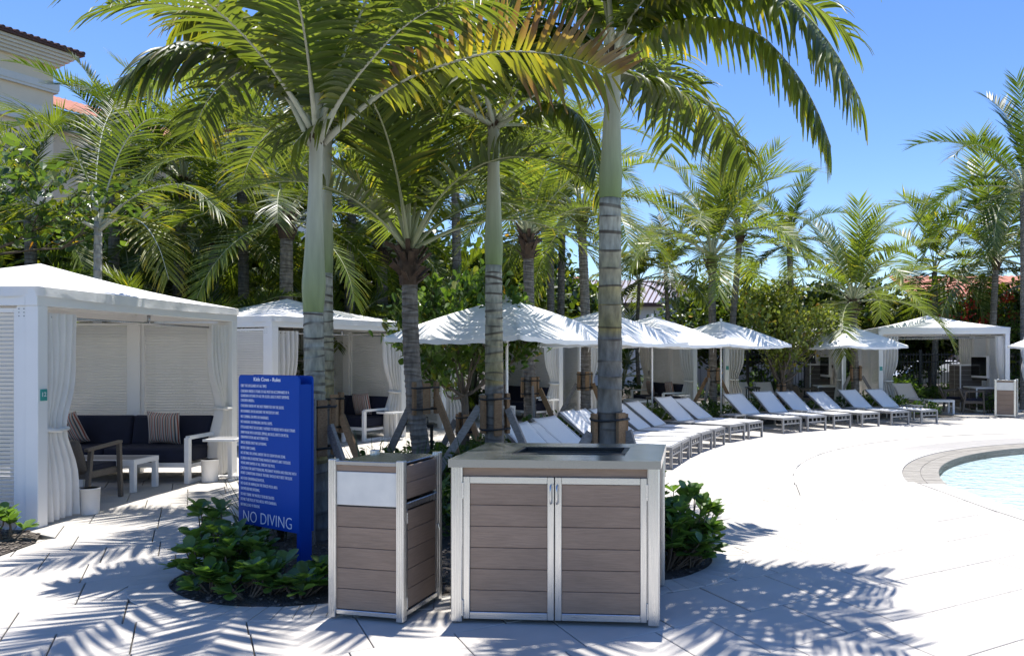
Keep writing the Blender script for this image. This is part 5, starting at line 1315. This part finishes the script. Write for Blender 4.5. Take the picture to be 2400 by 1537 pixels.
# sea grape reaching in from the side
tr_m, cr_m = tree_mesh(31, 3.3, [Vector((1, -.25, .55)), Vector((1, -.1, .2)), Vector((.9, .3, .8)), Vector((-.2, .6, 1)), Vector((1, -.5, .35)), Vector((.3, -.9, .7))], 1.25, .035, 2, 2, .19, ((.05, .10, .03), (.11, .18, .05)), .008, .10, .08, .02, .45)
t = thing('sea_grape_tree', 'sea grape with round leaves and reddish stems reaching over the cabana numbered 12', 'tree', (-11.6, 13.2, 0)); obj('trunk', tr_m, t); obj('crown', cr_m, t)
# garden trees behind everything
gt = []
for s_ in (41, 42, 43):
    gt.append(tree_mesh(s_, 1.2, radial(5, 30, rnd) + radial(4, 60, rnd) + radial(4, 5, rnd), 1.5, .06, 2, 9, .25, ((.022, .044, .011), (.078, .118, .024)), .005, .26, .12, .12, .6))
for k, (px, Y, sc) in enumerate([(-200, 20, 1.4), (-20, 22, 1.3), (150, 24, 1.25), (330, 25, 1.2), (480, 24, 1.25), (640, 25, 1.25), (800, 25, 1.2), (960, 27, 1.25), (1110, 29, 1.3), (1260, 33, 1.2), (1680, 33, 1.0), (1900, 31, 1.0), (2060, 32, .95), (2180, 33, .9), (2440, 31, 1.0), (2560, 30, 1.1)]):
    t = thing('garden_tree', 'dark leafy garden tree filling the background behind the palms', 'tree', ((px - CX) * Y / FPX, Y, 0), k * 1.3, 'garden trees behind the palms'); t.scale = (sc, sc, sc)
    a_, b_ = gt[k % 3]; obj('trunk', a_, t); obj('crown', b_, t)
# flame tree with red blossom
tr_m, cr_m = tree_mesh(51, 1.6, radial(5, 20, rnd) + radial(3, 50, rnd), 1.2, .05, 2, 7, .14, ((.04, .08, .02), (.09, .15, .03)), .0, .18, .09, .1, .6)
rf_ = random.Random(9); fl = []
t = thing('flame_tree', 'flame tree with clusters of red blossom behind the end cabana', 'tree', (*P(2285, 800, 30.2).to_2d(), 0)); obj('trunk', tr_m, t); obj('crown', cr_m, t)
for k in range(34):
    c_ = Vector((rf_.uniform(-2.2, 2.2), rf_.uniform(-2, .6), rf_.uniform(2.7, 4.6)))
    for q in range(26): fl.append((c_ + Vector((rf_.gauss(0, .16), rf_.gauss(0, .16), rf_.gauss(0, .10))), Vector((rf_.gauss(0, 1), rf_.gauss(0, 1), rf_.gauss(.4, 1))), 0, .13, (.5, .04, .02)))
stuff(obj('blossom', leaves_mesh('blossom', fl, M_flower), t))
# low glossy shrubs: near ones leaf by leaf, the rest as shared crowns
mb = MB(); mb.v = [(x, y, z) for x, y, z in LEAF]; mb.f = list(LEAF_F); mb.m = [0] * 4
leafA = mb.mesh('leaf', M_clusia, True)
mb = MB(); mb.v = [(x * .9, y, z * 1.5 - .10 * y * y) for x, y, z in LEAF]; mb.f = list(LEAF_F); mb.m = [0] * 4
leafB = mb.mesh('leaf', M_clusia, True)
def shrub(label, x, y, h, w_, seed, n=70, grp=None, z=0.0, sz=.125):
    rn = random.Random(seed); t = thing('glossy_shrub', label, 'shrub', (x, y, z), rn.uniform(0, 6), grp); stm = MB(); k = 0
    while k < n:
        a = rn.uniform(0, 6.28); rad = w_ * math.sqrt(rn.random()) * .9; hh = h * math.sqrt(max(.05, 1 - (rad / w_) ** 2)) * rn.uniform(.22, 1.0) + .05
        tip = Vector((math.cos(a) * rad, math.sin(a) * rad, hh)); root = Vector((math.cos(a) * rad * .2, math.sin(a) * rad * .2, -.02))
        stm.tube([root, root.lerp(tip, .5) + Vector((math.cos(a) * .03, math.sin(a) * .03, .02)), tip], [.009, .007, .004], 5, cap=False)
        outd = (tip - Vector((0, 0, h * .25))).normalized(); m_ = rn.randint(6, 9)
        for q in range(m_):
            b_ = 2.4 * q + rn.uniform(-.3, .3); e = outd * rn.uniform(.2, .9) + Vector((math.cos(b_), math.sin(b_), rn.uniform(-.15, .7)))
            xx, yy, zz = frame(e, rn.uniform(-.4, .4), rn); s_ = sz * rn.uniform(.65, 1.15)
            Mx = Matrix((xx, yy, zz)).transposed().to_4x4(); Mx.translation = tip - outd * .03 * (q / m_)
            o = obj('leaf', leafA if rn.random() < .5 else leafB, t); o.matrix_local = Mx @ Matrix.Diagonal((s_ * 1.05, s_, s_, 1)); k += 1
    stm.build('stems', M_bark, t, True)
    return t
lb_s = 'glossy round-leaved shrub at the foot of the blue rules sign'
for i, (x, y, h, w_, n_) in enumerate([(-3.24, 5.82, .36, .30, 160), (-2.94, 5.66, .26, .28, 150), (-2.66, 5.52, .20, .24, 110), (-2.20, 5.66, .22, .22, 90), (-3.42, 6.2, .50, .24, 140), (-3.12, 6.05, .26, .22, 90), (-2.05, 5.95, .42, .20, 100), (-3.1, 5.56, .16, .20, 70), (-2.75, 5.40, .12, .18, 60), (-2.40, 5.42, .14, .18, 60)]):
    shrub(lb_s, x, y, h, w_, 500 + i, n_, 'shrubs at the foot of the rules sign')
for i, (x, y, h, w_, n_) in enumerate([(.20, 6.14, .48, .36, 280), (.36, 6.46, .56, .36, 290), (.40, 6.22, .36, .26, 150), (.06, 6.38, .68, .36, 280), (-.1, 6.75, .7, .3, 120), (-.35, 6.2, .6, .3, 80)]):
    shrub('dense glossy shrub bulging out beside the wide brown cabinet', x, y, h, w_, 520 + i, n_, 'shrubs beside the wide cabinet', sz=.125)
for i, (x, y, h) in enumerate([(-5.78, 7.0, .36), (-5.85, 6.72, .40), (-6.0, 7.1, .45)]):
    shrub('bright young shrub in the soil beside the post numbered 12', x, y, h, .22, 540 + i, 45, 'shrubs beside cabana 12')
def shrub_mesh(seed, h, w_, n, size, cols):
    rn = random.Random(seed); it = []
    for k in range(n):
        a = rn.uniform(0, 6.28); rad = w_ * math.sqrt(rn.random()); hh = h * (1 - .5 * (rad / w_) ** 2) * rn.uniform(.12, 1.0) ** .7
        p = Vector((math.cos(a) * rad, math.sin(a) * rad, hh)); d = Vector((math.cos(a) * .6, math.sin(a) * .6, .5)) + Vector((rn.gauss(0, .6), rn.gauss(0, .6), rn.gauss(0, .4)))
        c = lerp3(cols[0], cols[1], rn.random() ** 1.5)
        it.append((p, d, rn.uniform(-.6, .6), size * rn.uniform(.7, 1.15), c))
    return leaves_mesh('foliage', it)
SM = [shrub_mesh(600 + k, .62, .45, 330, .11, (GA, (.085, .15, .03))) for k in range(3)]
stm = MB()
for k in range(6): a = k * 1.05; stm.tube([(.03 * math.cos(a), .03 * math.sin(a), -.03), (.22 * math.cos(a), .22 * math.sin(a), .42)], [.01, .005], 5, cap=False)
stm_m = stm.mesh('stems', M_bark)
def bg_shrub(label, x, y, sc, k, grp):
    t = thing('glossy_shrub', label, 'shrub', (x, y, 0), k * 1.7, grp); t.scale = (sc, sc, sc * (1 + .15 * math.sin(k)))
    obj('foliage', SM[k % 3], t); obj('stems', stm_m, t)
for k in range(30):
    a = 184 - k * 2.9; r_ = 11.95 + .35 * math.sin(k * 1.9)
    bg_shrub('glossy green shrub in the bed behind the heads of the loungers', C.x + r_ * math.cos(R(a)), C.y + r_ * math.sin(R(a)), rnd.uniform(.78, 1.05), k, 'shrubs behind the loungers')
for k in range(20):
    a = 186 - k * 4.4; r_ = 13.0 + .3 * math.sin(k * 2.7)
    bg_shrub('glossy green shrub along the cabana side of the planting bed', C.x + r_ * math.cos(R(a)), C.y + r_ * math.sin(R(a)), rnd.uniform(.55, .85), k + 1, 'shrubs on the cabana side of the bed')
for k, (x, y, s_) in enumerate([(-2.0, 7.4, .8), (-1.5, 7.1, .7), (-1.1, 7.8, .8), (-.8, 7.2, .75), (-2.4, 8.3, .7), (-1.9, 8.6, .8)]):
    bg_shrub('glossy green shrub among the near palm trunks behind the cabinets', x, y, s_, k, 'shrubs among the near palm trunks')
bg_shrub('small round bush beside the distant waste bin', *G(2318, 968).to_2d(), .95, 2, None)
for k in range(14):
    bg_shrub('dark shrub growing along the iron fence', 7.0 + k * .75 + .2 * math.sin(k * 3), 27.6 + .4 * math.sin(k * 1.7), 1.5 + .3 * math.sin(k), k, 'shrubs along the iron fence')
for k in range(26):
    a = 196 - k * 4.6; bg_shrub('dark shrub edging the garden behind the cabanas', C.x + 20.6 * math.cos(R(a)), C.y + 20.6 * math.sin(R(a)), 1.5 + .4 * math.sin(k * 2.3), k, 'shrubs edging the garden')
# spiky plants
def spiky(label, x, y, h, n, seed, wd=.022, arch=.5, cols=((.03, .06, .02), (.09, .13, .04)), grp=None, z=0.0):
    rn = random.Random(seed); mb = MB(); mb.c = []
    for k in range(n):
        a = rn.uniform(0, 6.28); el = rn.uniform(.25, 1.45); L_ = h * rn.uniform(.7, 1.1); p = Vector((rn.gauss(0, .03), rn.gauss(0, .03), rn.uniform(0, h * .25))); d = Vector((math.cos(a) * math.cos(el), math.sin(a) * math.cos(el), math.sin(el))); b = len(mb.v); c = lerp3(cols[0], cols[1], rn.random())
        s_ = Vector((-math.sin(a), math.cos(a), 0)); w0 = wd * rn.uniform(.7, 1.2)
        for j in range(6):
            f = j / 5; w_ = w0 * (.6 + f if f < .3 else max(.05, 1.05 - f)) * .5
            mb.v += [tuple(p - s_ * w_), tuple(p + s_ * w_)]; mb.c += [(*c, 1)] * 2; p = p + d * L_ / 5; d = (d + Vector((0, 0, -arch * .3 * f))).normalized()
        for j in range(5): k0 = b + 2 * j; mb.f.append((k0, k0 + 1, k0 + 3, k0 + 2)); mb.m.append(0)
    t = thing('spiky_plant', label, 'plant', (x, y, z), 0, grp); o = mb.build('blades', M_leaf, t, True); stuff(o)
    MB().lathe([(.03, -.02), (.025, .1), (.015, h * .25)], 8).build('stem', M_bark, t, True)
for i, (x, y, h) in enumerate([(-3.42, 6.75, .62), (-3.62, 7.25, .60), (-3.3, 7.05, .66)]): spiky('dark spiky plant with thin leaves between the rules sign and cabana 12', x, y, h, 60, 700 + i, .020, .35, ((.018, .035, .012), (.05, .075, .025)), 'spiky plants beside the rules sign')
for i, (x, y, h) in enumerate([(-2.95, 8.4, .80), (-2.35, 7.9, .6), (-2.6, 8.9, .7), (-2.05, 9.0, .7), (-1.55, 8.0, .65), (-.9, 8.3, .6), (-.55, 7.6, .55), (-.75, 8.0, .55)]): spiky('upright bladed plant among the palm trunks behind the cabinets', x, y, h, 34, 720 + i, .034, .35, ((.03, .07, .02), (.09, .16, .04)), 'bladed plants among the palm trunks')

# ------------------------------------------------------------------ buildings, fence, car
def tile_roof(name, a, b, depth, z0, z1, parent, pitch=.34):
    """sloping barrel-tile roof from eave a-b (z0) back by depth to z1"""
    a = Vector((*a, z0)); b = Vector((*b, z0)); d = (b - a); L_ = d.length; d.normalize(); nrm = Vector((-d.y, d.x, 0)); up = nrm * depth + Vector((0, 0, z1 - z0)); n_ = int(L_ / pitch); K = 7; mb = MB(); R_ = 8
    un = d.cross(up).normalized(); un = un if un.z > 0 else -un
    rows = R_ + 1
    for j in range(rows):
        for i in range(n_ * K + 1):
            w_ = .085 * abs(math.sin(math.pi * i / K)) ** .7 + .03 * (1 - (j % 1))
            p = a + d * (L_ * i / (n_ * K)) + up * (j / R_) + un * w_; mb.v.append(tuple(p))
    m_ = n_ * K + 1
    for j in range(R_):
        for i in range(m_ - 1): k = j * m_ + i; mb.f.append((k, k + 1, k + m_ + 1, k + m_)); mb.m.append(0)
    return stuff(mb.build(name, M_tile, parent, True))
d1 = Vector((.407, .913)).normalized(); n1 = Vector((-d1.y, d1.x))
corner = Vector(((125 - CX) * 45 / FPX, 45)); far_ = corner - d1 * 22
ht = thing('hotel_tower', 'beige stucco hotel tower with cream cornice bands and clay tile roof edge', 'building', (0, 0, 0))
def slab(name, m_, parent, s0, s1, out, z0, z1, depth=9.0, org=corner, dd=d1):
    nn = Vector((dd.y, -dd.x)); q = [org - dd * s0 + nn * out, org - dd * s1 + nn * out, org - dd * s1 - nn * depth, org - dd * s0 - nn * depth]
    poly = [(p_.x, p_.y) for p_ in q]; ar = sum(poly[i][0] * poly[(i + 1) % 4][1] - poly[(i + 1) % 4][0] * poly[i][1] for i in range(4))
    return MB().prism(poly if ar > 0 else poly[::-1], z0, z1).build(name, m_, parent)
wl = slab('wall', M_stucco, ht, 0, 22, 0, -.3, 19.0)
slab('band', M_trim, wl, -.22, 22, .22, 17.15, 17.55); slab('band', M_trim, wl, -.18, 22, .18, 17.0, 17.148)
slab('band', M_trim, wl, -.30, 22, .30, 15.6, 16.0); slab('band', M_trim, wl, -.24, 22, .24, 15.0, 15.598)
for k in range(5): slab('cornice', M_trim, ht, -.25 - .16 * k, 22, .25 + .16 * k, 18.55 + .16 * k + (.002 if k else 0), 18.71 + .16 * k)
slab('roof_slab', M_darkedge, ht, -1.1, 22, 1.1, 19.36, 19.45)
tl = MB(); nn = Vector((d1.y, -d1.x))
for k in range(66):
    p_ = corner + d1 * 1.0 - d1 * (k * .34) + nn * 1.15; tl.tube([(p_.x, p_.y, 19.53), (p_.x - nn.x * 1.6, p_.y - nn.y * 1.6, 19.9)], .11, 8)
stuff(tl.build('roof_tiles', M_darkedge, ht))
# arched recess on the tower
aw = MB(); cs = 4.6; zc = 13.1
pts = [(math.cos(R(a)) * 2.0, math.sin(R(a)) * 2.0) for a in range(0, 181, 12)]
for (u0, v0), (u1, v1) in zip(pts[:-1], pts[1:]):
    a_ = corner - d1 * (cs - u0) + nn * .10; b_ = corner - d1 * (cs - u1) + nn * .10
    aw.bar((a_.x, a_.y, zc + v0), (b_.x, b_.y, zc + v1), .22, .30)
for sgn in (-1, 1):
    a_ = corner - d1 * (cs - sgn * 2.0) + nn * .10; aw.bar((a_.x, a_.y, zc), (a_.x, a_.y, zc - 4), .30, .22)
aw.build('arch_moulding', M_stucco, wl)
# lower wing with tiled roof
o2 = corner + d1 * 14 + Vector((-1.0, 0.4)); wing = thing('hotel_wing', 'lower hotel wing with pink clay tile roof behind the palms', 'building', (0, 0, 0))
slab('wall', M_stucco, wing, 0, 14.0, -.5, -.3, 15.3, 8, o2); slab('cornice', M_trim, wing, -.2, 14.0, .1, 15.302, 15.9, 8, o2); slab('cornice', M_trim, wing, -.5, 14.0, .45, 15.902, 16.2, 8, o2)
q0 = o2 - d1 * 14 + nn * .75; q1 = o2 + d1 * .4 + nn * .75
tile_roof('roof', (q0.x, q0.y), (q1.x, q1.y), 5.0, 16.3, 18.4, wing)
slab('roof_edge', M_darkedge, wing, -.4, 14, .7, 16.202, 16.3, 8, o2)
w2 = thing('hotel_gable', 'white hotel gable with grey arched awning among the palms', 'building', (0, 0, 0)); o3 = P(440, 320, 52).to_2d(); d3 = Vector((.95, -.3)).normalized()
slab('wall', M_trim, w2, 0, -6.5, 0, -.3, 16.0, 6, o3, d3); slab('cornice', M_trim, w2, .3, -6.8, .3, 16.002, 16.4, 6, o3, d3); slab('roof_edge', M_tile, w2, .5, -7, .5, 16.402, 16.65, 6, o3, d3)
n3 = Vector((d3.y, -d3.x)); cc = o3 + d3 * 1.9 + n3 * .2; aw = MB()
for k in range(10):
    a0, a1 = R(k * 18), R(k * 18 + 18); p0 = cc + d3 * (-1.7 * math.cos(a0)); p1 = cc + d3 * (-1.7 * math.cos(a1))
    aw.quad((cc.x, cc.y, 11.6), (p0.x + n3.x, p0.y + n3.y, 11.6 + 1.6 * math.sin(a0)), (p1.x + n3.x, p1.y + n3.y, 11.6 + 1.6 * math.sin(a1)), (cc.x, cc.y, 13.3))
aw.build('awning', M_grey_frame, w2)
# pool house with standing-seam roof, long wall to its side
ph = thing('pool_house', 'cream pool house with grey standing-seam metal roof behind the parasols', 'building', (0, 0, 0)); Yp = 42
A_ = P(1225, 709, Yp); Bp = P(1640, 709, Yp); ze = A_.z; zr = P(0, 656, Yp + 4).z
MB().box(((A_.x + Bp.x) / 2, Yp + 4.2, ze / 2 - .2), (Bp.x - A_.x - .8, 7.4, ze), None).build('wall', M_trim, ph)
r0, r1 = P(1318, 0, Yp + 4).x, P(1600, 0, Yp + 4).x; rf = MB()
E_ = [(A_.x + 1.6, Yp, ze), (Bp.x - 1.6, Yp, ze), (Bp.x, Yp + 2, ze), (Bp.x, Yp + 6.5, ze), (Bp.x - 1.6, Yp + 8.4, ze), (A_.x + 1.6, Yp + 8.4, ze), (A_.x, Yp + 6.5, ze), (A_.x, Yp + 2, ze)]; Ra, Rb = (r0, Yp + 4.2, zr), (r1, Yp + 4.2, zr)
rf.v = E_ + [Ra, Rb]; rf.f = [(0, 1, 9, 8), (1, 2, 9), (2, 3, 9), (3, 4, 9), (4, 5, 8, 9), (5, 6, 8), (6, 7, 8), (7, 0, 8)]; rf.m = [0] * 8
ro = rf.build('roof', M_metalroof, ph); sm = MB()
for k in range(22):
    x = E_[0][0] + (E_[1][0] - E_[0][0]) * k / 21; xr = r0 + (r1 - r0) * k / 21; sm.bar((x, Yp, ze + .03), (xr, Yp + 4.2, zr + .03), .05, .09)
for (e0, e1, rp) in ((7, 0, Ra), (6, 7, Ra), (1, 2, Rb), (2, 3, Rb)):
    for k in range(7): p_ = Vector(E_[e0]).lerp(Vector(E_[e1]), k / 6); sm.bar(tuple(p_ + Vector((0, 0, .03))), (rp[0], rp[1], rp[2] + .03), .05, .09)
stuff(sm.build('seam', M_darkedge, ro)); B1('gutter', ((E_[0][0] + E_[1][0]) / 2, Yp - .06, ze - .08), (E_[1][0] - E_[0][0], .12, .14), M_darkedge, ro)
pw_ = thing('service_wall', 'long pale grey wall with white coping behind the leafy tree', 'wall', (0, 0, 0)); x0, x1 = P(1555, 0, 37).x, P(1900, 0, 37).x; zt = P(0, 703, 37).z
n_ = 8
for k in range(n_): B1('wall_panel', (x0 + (x1 - x0) * (k + .5) / n_, 37, zt / 2 - .15), ((x1 - x0) / n_ - .02, .3, zt), mat('grey_wall', (.50, .51, .50), .85, var=.05) if 'grey_wall' not in MATS else MATS['grey_wall'], pw_)
B1('wall_coping', ((x0 + x1) / 2, 37, zt - .02), (x1 - x0 + .3, .5, .26), M_trim, pw_, .01); B1('wall_core', ((x0 + x1) / 2, 37, zt / 2 - .2), (x1 - x0 - .1, .2, zt - .1), M_joint, pw_)
# far house with red roof over the metal roof
fh = thing('far_house', 'far cream building with red roof and small windows over the metal roof', 'building', (0, 0, 0)); Yf = 75; xa, xb = P(1225, 0, Yf).x, P(1352, 0, Yf).x; zt = P(0, 662, Yf).z
B1('wall', ((xa + xb) / 2, Yf + 4, zt / 2 - .2), (xb - xa, 8, zt), M_stucco, fh); B1('eave', ((xa + xb) / 2, Yf + 4, zt - .02), (xb - xa + 1, 9, .36), M_trim, fh)
tile_roof('roof', (xa - .5, Yf - .6), (xb + .5, Yf - .6), 4.8, zt + .2, zt + .9, fh, .5)
for k in range(7): wn = B1('window', (xa + .5 + (xb - xa - 1) * (k + .5) / 7, Yf - .02, zt - 1.3), (.5, .1, .9), M_trim, fh); B1('pane', (xa + .5 + (xb - xa - 1) * (k + .5) / 7, Yf - .08, zt - 1.3), (.38, .03, .75), M_glass, wn)
# far pink house beyond the end cabana
pk = thing('far_pink_house', 'far pink stucco house with clay tile roofs beyond the end cabana', 'building', (0, 0, 0)); Yk = 60; xa, xb = P(2150, 0, Yk).x, P(2620, 0, Yk).x; zt = P(0, 705, Yk).z
B1('wall', ((xa + xb) / 2, Yk + 5, zt / 2 - .2), (xb - xa, 10, zt), M_pinkwall, pk); tile_roof('roof', (xa - .6, Yk - .8), (xb + .6, Yk - .8), 6, zt + .1, zt + 2.4, pk, .5); B1('eave', ((xa + xb) / 2, Yk + 4.6, zt + .0), (xb - xa + 1, 10.6, .2), M_trim, pk)
lw_ = B1('low_wing', ((xa + xb) / 2 + 2, Yk - 2, P(0, 762, Yk).z / 2), (xb - xa, 3.4, P(0, 762, Yk).z), M_pinkwall, pk); tile_roof('low_roof', (xa + 1.5, Yk - 4.2), (xb + 2.5, Yk - 4.2), 3.4, P(0, 762, Yk).z + .05, P(0, 752, Yk).z + .9, pk, .5)
for k in range(8):
    xx = xa + 1 + (xb - xa - 2) * (k + .5) / 8; wn = B1('window', (xx, Yk - .03, P(0, 728, Yk).z), (1.15, .12, 1.3), M_trim, pk); B1('pane', (xx, Yk - .1, P(0, 728, Yk).z), (.95, .04, 1.1), M_glass, wn); B1('sill', (xx, Yk - .12, P(0, 728, Yk).z - .72), (1.3, .3, .12), M_trim, wn)
# iron fence
fe = thing('iron_fence', 'black iron picket fence seen through the end cabana', 'fence', (0, 0, 0)); yf = 28.6; xs, xe = 4.0, 19.0
for k in range(8): B1('post', (xs + (xe - xs) * k / 7, yf, .95), (.09, .09, 1.9), M_fence, fe)
for z in (.18, 1.45, 1.72): B1('rail', ((xs + xe) / 2, yf, z), (xe - xs - .1, .03, .04), M_fence, fe)
pk_ = MB(); n_ = 130
for k in range(n_): pk_.box((xs + (xe - xs) * (k + .5) / n_, yf - .03, .92), (.02, .02, 1.75))
stuff(pk_.build('picket', M_fence, fe))
# parked car behind the fence
cr = thing('parked_car', 'white car parked behind the black iron fence', 'car', (*P(2190, 0, 36).to_2d(), 0), R(4))
prof = [(-2.2, .35), (-2.25, .75), (-1.5, .95), (-.85, 1.42), (.75, 1.45), (1.45, 1.0), (2.1, .85), (2.2, .4)]
mb = MB(); n_ = len(prof)
for sd, tp in ((-.85, 1), (.85, 1)):
    for x, z in prof: mb.v.append((x, sd * (.78 if z > 1.2 else 1), z))
mb.f = [tuple(range(n_)), tuple(range(n_, 2 * n_))[::-1]] + [(i, i + n_, (i + 1) % n_ + n_, (i + 1) % n_) for i in range(n_)]; mb.m = [0] * len(mb.f); bd = mb.build('body', M_carpaint, cr); bv = bd.modifiers.new('Bevel', 'BEVEL'); bv.width = .06; bv.segments = 2
MB().quad((-1.25, -.80, 1.0), (.0, -.82, 1.0), (.0, -.70, 1.36), (-.80, -.69, 1.36)).quad((.06, -.82, 1.0), (1.2, -.80, 1.0), (.72, -.69, 1.38), (.06, -.70, 1.38)).build('side_window', M_glass, cr)
for x in (-1.4, 1.35):
    for y in (-.8, .8): MB().tube([(x, y - .1, .33), (x, y + .1, .33)], .33, 20).build('wheel', M_rubber, cr)
for y in (-.55, .55): B1('headlight', (2.16, y, .68), (.1, .3, .14), M_trim, cr)
